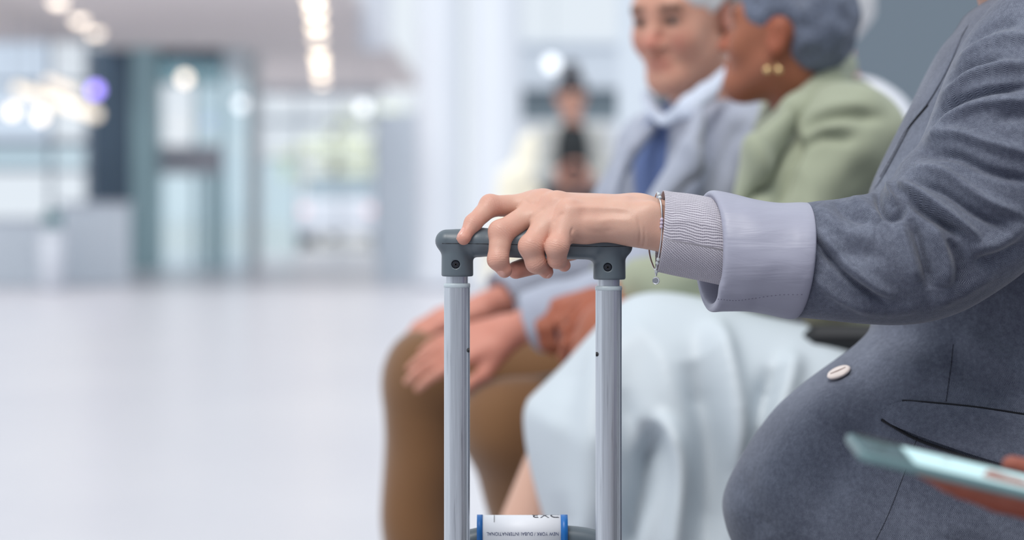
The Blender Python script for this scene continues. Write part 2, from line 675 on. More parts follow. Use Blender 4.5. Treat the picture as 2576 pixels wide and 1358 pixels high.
_t.links.new(_mp.outputs[0], _nz.inputs['Vector'])
_bp = _t.nodes.new('ShaderNodeBump'); _bp.inputs['Strength'].default_value = 0.2; _bp.inputs['Distance'].default_value = 0.006
_t.links.new(_nz.outputs['Fac'], _bp.inputs['Height']); _t.links.new(_bp.outputs[0], _t.nodes['Principled BSDF'].inputs['Normal'])
KNIT = knit('pale_lilac_knit', C(138, 132, 146), C(212, 208, 217))
PLASTIC = plain('slate_plastic', C(90, 101, 109), rough=0.38, var=0.06, scale=20, bump=0.06, bscale=1500)
ALU = brushed('scuffed_aluminium', C(220, 226, 234))
CLEAR = plain('clear_plastic_ring', C(190, 202, 208), rough=0.2, var=0.15, scale=90)
BLACK = plain('black_rubber', C(28, 29, 33), rough=0.55)
SCREW = plain('black_screw', C(60, 63, 72), rough=0.35, metal=0.7)
SILVER = plain('polished_silver', C(215, 215, 220), rough=0.18, metal=1.0, var=0.05)
BEAD = plain('lilac_glass_bead', C(196, 184, 204), rough=0.15, var=0.1, scale=300)
BEADW = plain('clear_glass_bead', C(205, 212, 216), rough=0.1, var=0.1, scale=300)
NAIL = plain('fingernail_pink', C(220, 166, 152), rough=0.25, var=0.06, scale=120)
PEARL = plain('cream_button', C(226, 212, 206), rough=0.3, var=0.08, scale=80)
PAPER = plain('white_tag_paper', C(232, 234, 240), rough=0.5, var=0.03)
BLUE = plain('blue_tag_stripe', C(24, 104, 178), rough=0.4, var=0.08)
INK = plain('navy_print', C(58, 68, 112), rough=0.6, var=0.05)
INKB = plain('black_print', C(30, 30, 45), rough=0.6, var=0.05)
THREAD = plain('dark_seam_and_shade', C(26, 27, 34), rough=0.9)
THREADD = plain('slate_seam_thread', C(50, 53, 64), rough=0.9)
THREADL = plain('lilac_seam_thread', C(112, 110, 128), rough=0.9)
SHELL = plain('slate_suitcase_shell', C(70, 80, 92), rough=0.35)
SAGE = plain('sage_green_wool', C(154, 160, 138), rough=0.8, var=0.10, scale=9, sheen=0.2, bump=0.2, bscale=500)
AQUA = plain('pale_aqua_satin', C(194, 203, 210), rough=0.5, var=0.03, scale=6)
GREYWOOL = plain('pale_grey_blue_wool', C(160, 166, 182), rough=0.8, var=0.06, scale=9, sheen=0.2)
DENIM = plain('blue_denim_shirt', C(88, 108, 156), rough=0.8, var=0.08)
SHIRT = plain('white_cotton', C(226, 228, 236), rough=0.7, var=0.03)
OCHRE = plain('brown_corduroy', C(114, 78, 44), rough=0.85, var=0.10, scale=5, sheen=0.35)
SILVERHAIR = plain('silver_grey_hair', C(96, 104, 122), rough=0.6, var=0.95, scale=150, bump=0.9, bscale=220)
WHITEHAIR = plain('white_hair', C(216, 216, 218), rough=0.6, var=0.1, scale=40, bump=0.6, bscale=220)
DARKHAIR = plain('black_hair', C(34, 32, 42), rough=0.45, var=0.2, scale=40, bump=0.6, bscale=220)
BROWNHAIR = plain('brown_hair', C(74, 52, 40), rough=0.5, var=0.2, scale=40, bump=0.6, bscale=220)
GOLD = plain('gold_hoop', C(236, 206, 150), rough=0.2, metal=1.0, var=0.05)
CHARCOAL = plain('charcoal_trousers', C(52, 54, 64), rough=0.85)
LILACWOOL = plain('lilac_sleeve_cloth', C(128, 122, 152), rough=0.85)
EYE = plain('eye_white', C(165, 150, 145), rough=0.2)
IRIS = plain('dark_iris', C(40, 34, 32), rough=0.15)
SHOE = plain('dark_leather_shoe', C(46, 38, 34), rough=0.4)

# ------------------------------------------------------------------ the hall
def struct(o, label=None):
    o['kind'] = 'structure'
    if label:
        o['label'] = label
    return o

def floor_mat():
    t = NT('polished_pale_floor')
    v = t.coord('Object')
    a = t.noise(v, 0.7, 3.0)
    b = t.noise(v, 9.0, 4.0)
    f = t.math('ADD', t.math('MULTIPLY', a, 0.7), t.math('MULTIPLY', b, 0.3))
    t.link(t.mix(f, C(190, 189, 198), C(212, 210, 214)), t.b.inputs['Base Color'])
    t.b.inputs['Roughness'].default_value = 0.28
    t.b.inputs['Specular IOR Level'].default_value = 0.5
    return t.m

def pbox(name, mat, x0, x1, y0, y1, d, thick, parent=None, bev=0.0):
    """a box whose front face spans these picture columns and rows at distance d"""
    a, b = at(x0, y1, d), at(x1, y0, d)
    return MB().box((a.x, d, a.z), (b.x, d + thick, b.z), bev).build(name, mat, parent)

WALLW = plain('white_painted_wall', C(208, 213, 222), rough=0.6, var=0.03)
PALEB = plain('pale_blue_grey_panel', C(214, 223, 232), rough=0.5, var=0.04)
CEIL = plain('beige_grey_ceiling', C(232, 226, 224), rough=0.8, var=0.04, scale=0.4)
_t = CEIL.node_tree                                   # translucency added so sky light brightens the ceiling and the hall below
_tl = _t.nodes.new('ShaderNodeBsdfTranslucent'); _tl.inputs['Color'].default_value = C(232, 228, 230)
_mx = _t.nodes.new('ShaderNodeMixShader'); _mx.inputs[0].default_value = 0.36
_t.links.new(_t.nodes['Principled BSDF'].outputs[0], _mx.inputs[1]); _t.links.new(_tl.outputs[0], _mx.inputs[2])
_t.links.new(_mx.outputs[0], _t.nodes['Material Output'].inputs['Surface'])
DARKW = plain('dark_navy_cladding', C(74, 92, 110), rough=0.4, var=0.25, scale=0.8)
TEALC = plain('teal_grey_cladding', C(160, 192, 198), rough=0.4, var=0.12, scale=0.8)
GREIGE = plain('greige_cladding', C(206, 210, 212), rough=0.5, var=0.06)
STEEL = plain('grey_window_steel', C(150, 164, 178), rough=0.4, var=0.08)
SLATE = plain('slate_grey_screen_wall', C(112, 125, 136), rough=0.45, var=0.05, scale=0.6)
G_CLEAR = pane_mat('clear_glass', (0.99, 0.995, 1, 1))
G_BLUE = pane_mat('pale_blue_glass', (0.90, 0.94, 0.99, 1))
G_TEAL = pane_mat('teal_tinted_glass', (0.48, 0.62, 0.66, 1))
G_CYAN = pane_mat('pale_cyan_glass', (0.88, 0.95, 0.97, 1))
G_MID = pane_mat('mid_tinted_glass', (0.80, 0.88, 0.91, 1))
G_GREY = pane_mat('grey_tinted_glass', (0.16, 0.20, 0.22, 1))

struct(MB().box((-30, -6, -0.05), (14, 42.2, 0.0)).build('floor', floor_mat()))
struct(MB().box((-80, 42.2, -0.12), (60, 140, -0.04)).build('ground', plain('sunlit_paving', C(200, 200, 200), rough=0.8)), 'pale paved forecourt outside the glass doors')
ceil = struct(MB().box((-10, 22.5, 2.90), (-5.3, 30.6, 3.05)).box((-5.3, 22.5, 2.90), (-1.62, 32.2, 3.05)).box((-4.45, 32.2, 2.90), (-1.62, 42.4, 3.05)).build('ceiling', CEIL))

struct(MB().box((-7, -5.2, 0), (9, -5.0, 5.0)).build('wall_back_added', plain('grey_back_wall', C(158, 160, 166), rough=0.6)), 'grey wall added out of view behind the camera to cut ambient light')  # unseen wall, added for contrast and for reflections in the tubes
# left window wall, 30 m away
D1 = 30.5
w1 = struct(thing('window_1', None, None, at(90, 560, D1)))
for k in ('label', 'category'):
    if k in w1: del w1[k]
for (x0, x1) in ((-60, -50), (122, 130), (214, 226)):
    pbox('mullion', STEEL, x0, x1, 60, 700, D1, 0.12, w1)
for (y0, y1) in ((60, 80), (203, 213), (352, 372), (420, 432)):
    pbox('transom', STEEL, -60, 226, y0, y1, D1 - 0.02, 0.10, w1)
for (x0, x1, y0, y1, g) in ((-50, 122, 80, 203, G_BLUE), (130, 214, 80, 203, G_CLEAR), (-50, 122, 213, 352, G_BLUE), (130, 214, 213, 352, G_CLEAR),
                            (-50, 122, 372, 420, G_MID), (130, 214, 372, 420, G_CYAN), (-50, 122, 432, 700, G_CLEAR), (130, 214, 432, 700, G_CLEAR)):
    pbox('pane', g, x0, x1, y0, y1, D1 + 0.04, 0.02, w1)

struct(pbox('wall_dark', DARKW, 226, 332, 120, 680, 32.0, 0.5), 'dark navy clad wall beside the bright windows')
struct(pbox('pillar_teal', TEALC, 330, 392, 120, 682, 31.6, 0.6), 'teal grey clad pillar left of the glass lobby')
w2 = struct(thing('window_2', None, None, at(475, 660, 32)))
for k in ('label', 'category'):
    if k in w2: del w2[k]
for (x0, x1) in ((390, 397), (488, 497), (553, 562)):
    pbox('mullion', TEALC, x0, x1, 120, 678, 32.0, 0.14, w2)
pbox('header', DARKW, 392, 560, 118, 152, 31.95, 0.2, w2)
pbox('transom', TEALC, 392, 560, 200, 210, 31.97, 0.16, w2)
pbox('spandrel', plain('dusky_grey_spandrel', C(178, 180, 188), rough=0.5, var=0.3, scale=0.9), 392, 560, 366, 438, 31.97, 0.16, w2)
for (x0, x1, y0, y1, g) in ((397, 488, 152, 200, G_TEAL), (497, 553, 152, 200, G_TEAL), (397, 488, 210, 366, G_CLEAR), (497, 553, 210, 366, G_MID),
                            (397, 488, 438, 678, G_CYAN), (497, 553, 438, 678, G_MID),
                            (562, 600, 120, 678, G_MID), (600, 624, 120, 678, G_CYAN)):
    pbox('pane', g, x0, x1, y0, y1, 32.05, 0.02, w2)
pbox('door_leaf', TEALC, 520, 548, 438, 678, 31.9, 0.05, w2)
struct(pbox('pillar_greige', GREIGE, 622, 652, 120, 672, 33.0, 0.3), 'greige pillar between the glass lobby and the entrance')
struct(pbox('wall_header', plain('grey_header', C(190, 194, 202), rough=0.6), 640, 965, 218, 238, 42.0, 0.3), 'grey beam above the glazed entrance')

# glazed entrance, 42 m away
D3 = 42.0
w3 = struct(thing('window_3', None, None, at(800, 639, D3)))
for k in ('label', 'category'):
    if k in w3: del w3[k]
for x0 in (650, 746, 850, 938):
    pbox('mullion', STEEL, x0 + 1, x0 + 6, 236, 640, D3, 0.14, w3)
for (y0, y1) in ((298, 310), (398, 404)):
    pbox('transom', STEEL, 650, 946, y0, y1, D3 - 0.01, 0.14, w3)
for xa in (658, 754, 858):
    xb = {658: 746, 754: 850, 858: 938}[xa]
    for (y0, y1, g) in ((238, 298, G_CLEAR), (310, 398, G_CLEAR), (404, 638, G_CYAN if xa < 750 else G_CLEAR)):
        pbox('pane', g, xa, xb, y0, y1, D3 + 0.06, 0.02, w3)

# white pillars, banner and the brighter atrium to the right
def pillar(px0, px1, d, label, top=9.0):
    a, b = at(px0, 0, d), at(px1, 0, d)
    r = (b.x - a.x) / 2
    m = MB().lathe(((a.x + b.x) / 2, d + r, 0), (0, 0, 1), [(r * 1.12, 0), (r * 1.12, 0.10), (r, 0.13), (r, top)], 48)
    return struct(m.build('pillar', WALLW, None, True), label)
pillar(1046, 1164, 24.0, 'slimmer white round pillar nearest the glazed entrance')
pillar(1188, 1312, 22.0, 'broad white round pillar right of the slimmer one')
struct(pbox('wall_panel', PALEB, 946, 1050, 282, 720, 27.0, 0.25), 'pale blue grey wall panel beside the white pillars')
ban = thing('hanging_sign', 'blank white sign panel hanging from the ceiling left of the pillars', 'sign', at(940, 130, 26))
pbox('panel', WALLW, 902, 982, -90, 128, 26.0, 0.06, ban, 0.01)
for x in (915, 968):
    a = at(x, -90, 26.03)
    MB().tube([a, (a.x, a.y, 4.6)], 0.012, 8).build('hanger_rod', STEEL, ban)

D4 = 34.0
w4 = struct(thing('window_4', None, None, at(1450, 110, D4)))
for k in ('label', 'category'):
    if k in w4: del w4[k]
pbox('pane', G_CLEAR, 1285, 1760, -420, 100, D4 + 0.05, 0.02, w4)
for x0 in (1276, 1755):
    pbox('mullion', WALLW, x0, x0 + 9, -420, 100, D4, 0.12, w4)
pbox('sill', PALEB, 1276, 1764, 99, 114, D4 - 0.05, 0.2, w4)
struct(pbox('wall_upper', plain('light_grey_fascia', C(200, 209, 219), rough=0.6, var=0.03), 1276, 1764, 114, 222, D4, 0.3), 'light grey fascia under the high window')
struct(pbox('wall_recess', plain('dim_grey_recess', C(116, 130, 138), rough=0.5, var=0.2, scale=0.7), 1276, 1764, 222, 305, D4 + 0.2, 0.3), 'dim grey shopfront recess behind the standing traveller')
struct(pbox('wall_lower', plain('pale_shop_counter', C(212, 216, 222), rough=0.5, var=0.04), 1276, 1764, 305, 667, D4, 0.3), 'pale wall below the grey recess')
struct(pbox('partition', PALEB, 1556, 1640, -500, 935, 12.0, 0.12), 'pale blue grey partition edge behind the man in the grey jacket')
struct(pbox('wall_right', SLATE, 2010, 3400, -1300, 1290, 6.5, 0.2), 'slate grey screen wall behind the row of seats')

# outside the doors: tree, car
def tree(px, py_top, d, label, seed):
    r = np.random.default_rng(seed)
    base = at(px, 0, d)
    base.z = 0
    t = thing('tree', label, 'tree', base)
    MB().tube([base, base + Vector((0.05, 0, 1.3)), base + Vector((0, 0.1, 2.6))], [0.14, 0.11, 0.07], 10).build('trunk', plain('tree_bark', C(110, 98, 84), rough=0.9), t)
    top = H - (py_top - HZ) * d / F
    V, Fq = [], []
    for i in range(200):
        u = r.normal(size=3)
        u /= np.linalg.norm(u)
        p = np.array(base) + np.array([0, 0, (top + 1.3) / 2]) + u * np.array([1.5, 1.5, (top - 1.3) / 2]) * r.uniform(0.45, 1) ** 0.5
        a, b = r.normal(size=3), r.normal(size=3)
        a /= np.linalg.norm(a); b -= a * (a @ b); b /= np.linalg.norm(b)
        s = r.uniform(0.14, 0.26)
        n = len(V)
        V += [p - a * s, p + b * s * .5, p + a * s, p - b * s * .5]
        Fq.append((n, n + 1, n + 2, n + 3))
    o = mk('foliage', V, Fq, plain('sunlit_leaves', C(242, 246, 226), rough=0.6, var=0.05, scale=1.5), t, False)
    o['kind'] = 'stuff'
    return t
tree(838, 345, 58, 'pale green tree outside beyond the right half of the glass doors', 3)
tree(935, 250, 66, 'taller pale green tree outside at the edge of the glass doors', 5)

def far_car(px, d, label, paint):
    base = at(px, 0, d)
    base.z = -0.04
    t = thing('car', label, 'car', base)
    def sec(y, w, z0, z1):
        return [(base.x - w, y, z0), (base.x + w, y, z0), (base.x + w * 1.02, y, (z0 + z1) / 2), (base.x + w * .97, y, z1), (base.x - w * .97, y, z1), (base.x - w * 1.02, y, (z0 + z1) / 2)]
    y0 = base.y
    MB().loft([sec(y0, .80, .32, .85), sec(y0 + .1, .88, .25, .98), sec(y0 + 2.2, .9, .22, 1.0), sec(y0 + 4.0, .88, .25, .85), sec(y0 + 4.2, .8, .3, .7)]).build('body', paint, t)
    MB().loft([sec(y0 + .25, .76, .95, 1.0), sec(y0 + .7, .68, .95, 1.46), sec(y0 + 2.0, .68, .95, 1.48), sec(y0 + 3.0, .74, .95, 1.0)]).build('cabin', plain('car_glass', C(150, 165, 175), rough=0.1), t)
    for s in (-1, 1):
        for yy in (0.75, 3.4):
            MB().lathe((base.x + s * .80, y0 + yy, base.z + .31), (s, 0, 0), [(.12, -.1), (.31, -.1), (.31, .08), (.2, .1)], 20).build('wheel', BLACK, t)
        MB().box((base.x + s * .72 - .12, y0 - .02, .68), (base.x + s * .72 + .12, y0 + .08, .82)).build('tail_lamp', glow('red_tail_lamp', (1, .12, .14, 1), 0.5), t)
    return t
far_car(848, 50, 'white car seen from behind outside the glass doors', plain('white_car_paint', C(222, 226, 236), rough=0.25))
far_car(985, 74, 'silver car partly hidden behind the edge of the entrance', plain('silver_car_paint', C(190, 196, 206), rough=0.25))

# check-in counters on the left
def counter(x0, x1, y0, y1, d, label, grp='check-in counters by the windows'):
    a, b = at(x0, y1, d), at(x1, y0, d)
    t = thing('counter', label, 'counter', ((a.x + b.x) / 2, d, 0), grp)
    MB().box((a.x, d, 0), (b.x, d + .7, b.z - .04), .01)  .build('body', plain('pale_blue_counter', C(230, 239, 247), rough=0.5, var=0.03), t)
    MB().box((a.x - .03, d - .03, b.z - .04), (b.x + .03, d + .75, b.z), .01).build('worktop', WALLW, t)
    MB().box((a.x + .03, d + .02, 0.0), (b.x - .03, d + .03, .08)).build('plinth', STEEL, t)
    return t
counter(-60, 96, 548, 715, 25.0, 'pale blue counter cut off by the picture edge beside the teal monitor')
counter(152, 302, 508, 715, 25.5, 'taller pale blue counter in front of the dark navy wall')
mon = thing('monitor', 'small teal monitor on a stand between the two pale counters', 'monitor', (at(130, 600, 24.6).x, 24.6, 0))
pbox('screen', plain('teal_screen', C(70, 132, 140), rough=0.3), 112, 152, 532, 582, 24.6, .05, mon)
a = at(132, 582, 24.63)
MB().tube([(a.x, a.y, 0), (a.x, a.y, a.z + .02)], .03, 10).build('stand', STEEL, mon)
MB().lathe((a.x, a.y, 0), (0, 0, 1), [(.14, 0), (.14, .02), (.03, .03)], 20).build('base', STEEL, mon)
b0 = at(132, 640, 23.6)
tb = thing('waste_bin', 'slim white waste bin in front of the pale counters', 'bin', (b0.x, b0.y, 0))
MB().lathe((b0.x, b0.y, 0), (0, 0, 1), [(.10, 0), (.12, .02), (.13, .55), (.12, .56)], 24).build('body', WALLW, tb, True)
MB().lathe((b0.x, b0.y, .56), (0, 0, 1), [(.135, 0), (.135, .03), (.05, .06)], 24).build('lid', WALLW, tb, True)

# lamps of the hall
WARM = glow('warm_downlight', (1.0, 0.82, 0.62, 1), 5.0)
WARMD = glow('soft_warm_downlight', (1.0, 0.84, 0.68, 1), 3.0)
COOL = glow('cool_lamp', (0.9, 0.95, 1.0, 1), 1.8)
RIM = plain('lamp_rim', C(200, 198, 196), rough=0.4)
def downlight(px, py, mat, label, grp, zc=2.90):
    d = (zc - 0.03 - H) * F / (HZ - py)
    p = at(px, py, d)
    t = thing('ceiling_light', label, 'ceiling light', (p.x, p.y, zc), grp)
    MB().lathe((p.x, p.y, zc), (0, 0, -1), [(.10, 0), (.10, .015), (.085, .02)], 20).build('rim', RIM, t)
    MB().lathe((p.x, p.y, zc - .02), (0, 0, -1), [(.08, 0), (.075, .03), (.05, .055), (.01, .065)], 20).build('bulb', mat, t, True)
names = ['topmost', 'second from the top', 'third from the top', 'fourth from the top', 'fifth from the top', 'sixth from the top', 'seventh from the top', 'lowest']
for i, (x, y) in enumerate(((789, -4), (794, 28), (797, 66), (799, 98), (803, 140), (805, 158), (807, 184), (809, 206))):
    downlight(x, y, WARM if i not in (3, 7) else WARMD, 'warm ceiling light, %s of the long row before the pillars' % names[i], 'row of ceiling lights')
for (x, y, w) in ((146, 2, 'topmost'), (200, 50, 'middle one'), (240, 82, 'lowest')):
    downlight(x, y, WARMD, 'warm ceiling light above the windows, %s of three' % w, 'ceiling lights above the windows')
downlight(638, 203, WARMD, 'single warm ceiling light above the greige pillar', None)

def pendant(px, py, d, mat, label, top=2.90, r=.07):
    p = at(px, py, d)
    t = thing('pendant_lamp', label, 'lamp', p)
    MB().tube([p, (p.x, p.y, top)], .006, 6).build('cord', STEEL, t)
    MB().lathe(p + Vector((0, 0, r * .9)), (0, 0, 1), [(r * .5, -.01), (r * .35, .04), (.01, .06)], 16).build('cap', STEEL, t)
    MB().lathe(p, (0, 0, 1), [(.005, -r), (r * .6, -r * .8), (r, 0), (r * .6, r * .8), (.005, r)], 20).build('globe', mat, t, True)
pendant(465, 197, 30.0, WARMD, 'warm globe lamp hanging in front of the glass lobby')  # glowing globe added in place of a reflection in the glass
pendant(606, 262, 30.5, COOL, 'cool white globe lamp hanging beside the greige pillar')
pendant(914, 270, 35, COOL, 'cool white globe lamp hanging before the entrance', r=.085)
pendant(1388, 160, 30, COOL, 'cool white globe lamp hanging in front of the light grey fascia', 5.2, r=.085)
pendant(240, 226, 27, glow('violet_lamp', (.32, .22, 1.0, 1), 4.0), 'violet globe lamp at the end of the warm strip lights', 2.9)
pendant(30, 280, 26, WARMD, 'warm globe lamp hanging under the left end of the strip lights', 2.9, r=.06)
pendant(102, 292, 24.6, WARMD, 'warm globe lamp hanging under the middle of the strip lights', 2.9, r=.06)
sl = thing('strip_light', 'long warm strip light slanting in front of the windows', 'lamp', at(150, 250, 26))
a, b = at(44, 222, 26.5), at(242, 288, 25.0)
MB().tube([a, b], .055, 12).build('tube', glow('warm_strip', (1.0, .84, .62, 1), 1.35), sl, True)
MB().tube([a + Vector((0, 0, .06)), b + Vector((0, 0, .06))], .02, 8).build('housing', STEEL, sl)
for k in (.1, .9):
    q = a.lerp(b, k)
    MB().tube([q, (q.x, q.y, 2.9)], .006, 6).build('cord', STEEL, sl)
s2 = thing('strip_light', 'shorter warm strip light above the long one by the windows', 'lamp', at(140, 210, 27))
a, b = at(118, 205, 27), at(185, 232, 26.5)
MB().tube([a, b], .045, 12).build('tube', glow('warm_strip_dim', (1.0, .82, .62, 1), 1.2), s2, True)
for k in (.1, .9):
    q = a.lerp(b, k)
    MB().tube([q, (q.x, q.y, 2.9)], .006, 6).build('cord', STEEL, s2)

# cream armchair beside the standing traveller
ac = thing('armchair', 'tall cream wing armchair beside the standing traveller', 'armchair', (at(1330, 0, 15).x, 15, 0))
CREAM = plain('cream_upholstery', C(240, 234, 216), rough=0.7, var=0.03)
cx = at(1328, 0, 15).x
V, Q = blob([cone((cx - .12, 15.25, .5), (cx + .06, 15.3, 1.22), .13, .12, .08), cone((cx - .14, 15.15, .5), (cx - .10, 15.2, 1.0), .1, .1, .08), cone((cx + .1, 15.15, .5), (cx + .12, 15.2, 1.1), .06, .06, .05)], .02)
mk('backrest', V, Q, CREAM, ac)
MB().box((cx - .28, 14.75, .28), (cx + .2, 15.3, .46), .04).build('seat', CREAM, ac)
for s in (-.30, .16):
    MB().box((cx + s, 14.75, .28), (cx + s + .09, 15.3, .66), .03).build('armrest', CREAM, ac)
for sx in (-.25, .17):
    for sy in (14.8, 15.25):
        MB().tube([(cx + sx, sy, 0), (cx + sx, sy, .29)], .02, 8).build('leg', STEEL, ac)

ac.location.y += 1.3

# ------------------------------------------------------------------ row of seats
VINYL = plain('black_seat_vinyl', C(40, 42, 50), rough=0.45, var=0.1)
FRAME = plain('dark_steel_frame', C(60, 64, 72), rough=0.35, metal=0.8)
def seat_unit(y, label, sz=0.42, arms=True):
    t = thing('lounge_seat', label, 'seat', (0.62, y, 0), 'row of black lounge seats')
    MB().box((0.36, y - .27, sz - .08), (0.84, y + .27, sz), .03).build('seat', VINYL, t)
    loops = []
    for z, x in ((sz - .02, .84), (sz + .2, .87), (sz + .42, .93)):
        loops.append([(x, y - .26, z), (x, y + .26, z), (x + .05, y + .26, z), (x + .05, y - .26, z)])
    MB().loft(loops).build('backrest', VINYL, t)
    for s in (-1, 1):
        yy = y + s * .280
        if arms:
          MB().box((0.40, yy - .02, sz + .20), (0.80, yy + .02, sz + .235), .012).build('armrest', BLACK, t)
          MB().tube([(.46, yy, sz + .2), (.46, yy, sz - .05)], .012, 8).build('armrest_post', FRAME, t)
        for x in (.45, .80):
            MB().tube([(x, y + s * .22, 0), (x, y + s * .22, sz - .06)], .016, 8).build('leg', FRAME, t)
    return t
seat_unit(1.66, 'black lounge seat nearest the camera under the phone user', .40, False)
seat_unit(2.40, 'black lounge seat under the traveller holding the suitcase handle', .33, False)
seat_unit(3.05, 'empty black lounge seat with its armrest showing beside the aqua skirt')
seat_unit(3.66, 'black lounge seat under the woman in the green blazer')
seat_unit(4.27, 'black lounge seat under the man in the grey jacket')
seat_unit(4.92, 'black lounge seat under the person in white')

# ------------------------------------------------------------------ people
def unit(v):
    v = np.array(v, float)
    return v / np.linalg.norm(v)

def frame(fwd, up=(0, 0, 1)):
    f = unit(fwd)
    u = unit(np.array(up, float) - f * (np.array(up, float) @ f))
    r = np.cross(f, u)                 # the person's right
    return np.array([r, f, u])         # rows: right, forward, up

def head_prims(c, R, s):
    c = np.array(c, float)
    def L(x, y, z):
        return c + s * (R[0] * x + R[1] * y + R[2] * z)
    P = [ell(L(0, -.012, .035), np.array((.074, .096, .086)) * s, R, .02 * s),
         cone(L(0, .03, -.01), L(0, .052, -.078), .056 * s, .034 * s, .04 * s),
         cone(L(.045, .0, -.045), L(.014, .062, -.092), .022 * s, .02 * s, .03 * s),
         cone(L(-.045, .0, -.045), L(-.014, .062, -.092), .022 * s, .02 * s, .03 * s),
         ell(L(.036, .058, -.026), np.array((.026, .024, .026)) * s, R, .025 * s),
         ell(L(-.036, .058, -.026), np.array((.026, .024, .026)) * s, R, .025 * s),
         cone(L(-.036, .076, .026), L(.036, .076, .026), .012 * s, .012 * s, .02 * s),
         ell(L(.031, .100, .006), np.array((.018, .016, .012)) * s, R, .012 * s, 's'),
         ell(L(-.031, .100, .006), np.array((.018, .016, .012)) * s, R, .012 * s, 's'),
         cone(L(0, .082, .014), L(0, .106, -.030), .007 * s, .012 * s, .010 * s),
         ell(L(.011, .092, -.034), np.array((.009, .012, .008)) * s, R, .008 * s),
         ell(L(-.011, .092, -.034), np.array((.009, .012, .008)) * s, R, .008 * s),
         ell(L(0, .086, -.057), np.array((.024, .011, .006)) * s, R, .006 * s),
         ell(L(0, .085, -.068), np.array((.020, .011, .007)) * s, R, .006 * s),
         ell(L(0, .072, -.094), np.array((.022, .02, .018)) * s, R, .015 * s)]
    for sx in (-1, 1):
        Re = np.array([R[0] * 0.88 + R[1] * 0.35 * sx * -1, R[1] * 0.9, R[2]])
        Re = np.array([unit(R[0] - .45 * sx * R[1]), unit(R[1] + .45 * sx * R[0]), R[2]])
        P.append(ell(L(sx * .079, -.014, -.004), np.array((.009, .020, .033)) * s, Re, .006 * s))
        P.append(ell(L(sx * .089, -.008, .0), np.array((.006, .011, .019)) * s, Re, .005 * s, 's'))
    return P

def hair_prims(c, R, s, style):
    c = np.array(c, float)
    def L(x, y, z):
        return c + s * (R[0] * x + R[1] * y + R[2] * z)
    P = [ell(L(0, -.016, .046), np.array((.083, .104, .090)) * s, R, .02 * s)]
    if style == 'crop':
        P += [ell(L(0, -.055, .014), np.array((.070, .056, .066)) * s, R, .03 * s)]
    elif style == 'side':
        P += [ell(L(0, -.055, .014), np.array((.070, .056, .066)) * s, R, .03 * s)]
        P += [ell(L(sx * .066, -.03, .03), np.array((.024, .055, .055)) * s, R, .02 * s) for sx in (-1, 1)]
    elif style == 'bun':
        P += [ell(L(0, -.055, .0), np.array((.070, .055, .070)) * s, R, .03 * s), ell(L(0, -.05, .145), np.array((.05, .05, .042)) * s, R, .01 * s)]
    elif style == 'long':
        P += [cone(L(0, -.05, .0), L(0, -.07, -.14), .078 * s, .06 * s, .03 * s)]
    P += [ell(L(0, .075, -.035), np.array((.075, .075, .088)) * s, R, .012 * s, 's'),          # the face stays free
          ell(L(.085, -.012, -.014), np.array((.035, .034, .046)) * s, R, .010 * s, 's'),       # and the ears
          ell(L(-.085, -.012, -.014), np.array((.035, .034, .046)) * s, R, .010 * s, 's'),
          ell(L(0, .0, -.12), np.array((.12, .06, .08)) * s, R, .01 * s, 's')]
    return P

def face_masks(V, c, R, s):
    q = ((V - np.array(c)) @ R.T) / s
    x, y, z = np.abs(q[:, 0]), q[:, 1], q[:, 2]
    g = lambda a, lo, hi, w: np.clip((a - lo) / w, 0, 1) * np.clip((hi - a) / w, 0, 1)
    brow = g(x, .012, .052, .004) * g(z - .10 * (x - .03) * 0, .019, .034, .004) * (y > .06)
    eye = g(x, .012, .048, .006) * g(z, -.004, .014, .005) * (y > .06) * 0.75
    lip = g(x, -1, .026, .006) * g(z, -.077, -.050, .004) * (y > .068) * .55
    cheek = g(x, .02, .062, .02) * g(z, -.055, -.005, .02) * (y > .03) * 0.6
    nose = g(x, -1, .018, .006) * g(z, -.046, -.005, .012) * (y > .08) * 0.7
    ear = (x > .072) * (z < .04) * (z > -.05) * 0.5
    return np.clip(np.maximum(brow, eye), 0, 1), np.clip(np.maximum.reduce([lip, cheek, nose, ear]), 0, 1)

def hand_prims(wr, d, n, thumb, s=1.0, curl=(18, 28, 18), spread=.006):
    """wrist, finger direction, back-of-hand direction, thumb side (+1/-1 along n x d)"""
    d, n = unit(d), np.array(n, float)
    n = unit(n - d * (n @ d))
    w = np.cross(n, d) * thumb
    wr = np.array(wr, float)
    P = []
    fl = (n, 1.25)
    for i, (o, L) in enumerate(((.030, .082), (.010, .086), (-.011, .082), (-.030, .074))):
        mcp = wr + (d * L + w * o) * s
        P.append(cone(wr + w * o * .55 * s, mcp, .019 * s, .0125 * s, .012 * s))
        ln = ((.043, .026, .021), (.048, .030, .022), (.044, .028, .022), (.034, .020, .019))[i]
        a, p = 0.0, mcp
        for j in range(3):
            a += math.radians(curl[j])
            dd = d * math.cos(a) - n * math.sin(a) + w * o * 1.5
            q = p + unit(dd) * ln[j] * s
            P.append(cone(p, q, (.0105, .0092, .0082)[j] * s, (.0092, .0082, .0064)[j] * s, .003 * s))
            p = q
    t0 = wr + (d * .018 + w * .026 - n * .008) * s
    t1 = t0 + (d * .034 + w * .026 - n * .012) * s
    t2 = t1 + (d * .034 + w * .008 - n * .006) * s
    t3 = t2 + (d * .026 + w * .001 - n * .004) * s
    P += [cone(t0, t1, .018 * s, .0125 * s, .014 * s), cone(t1, t2, .0115 * s, .010 * s, .006 * s), cone(t2, t3, .010 * s, .007 * s, .006 * s)]
    return P

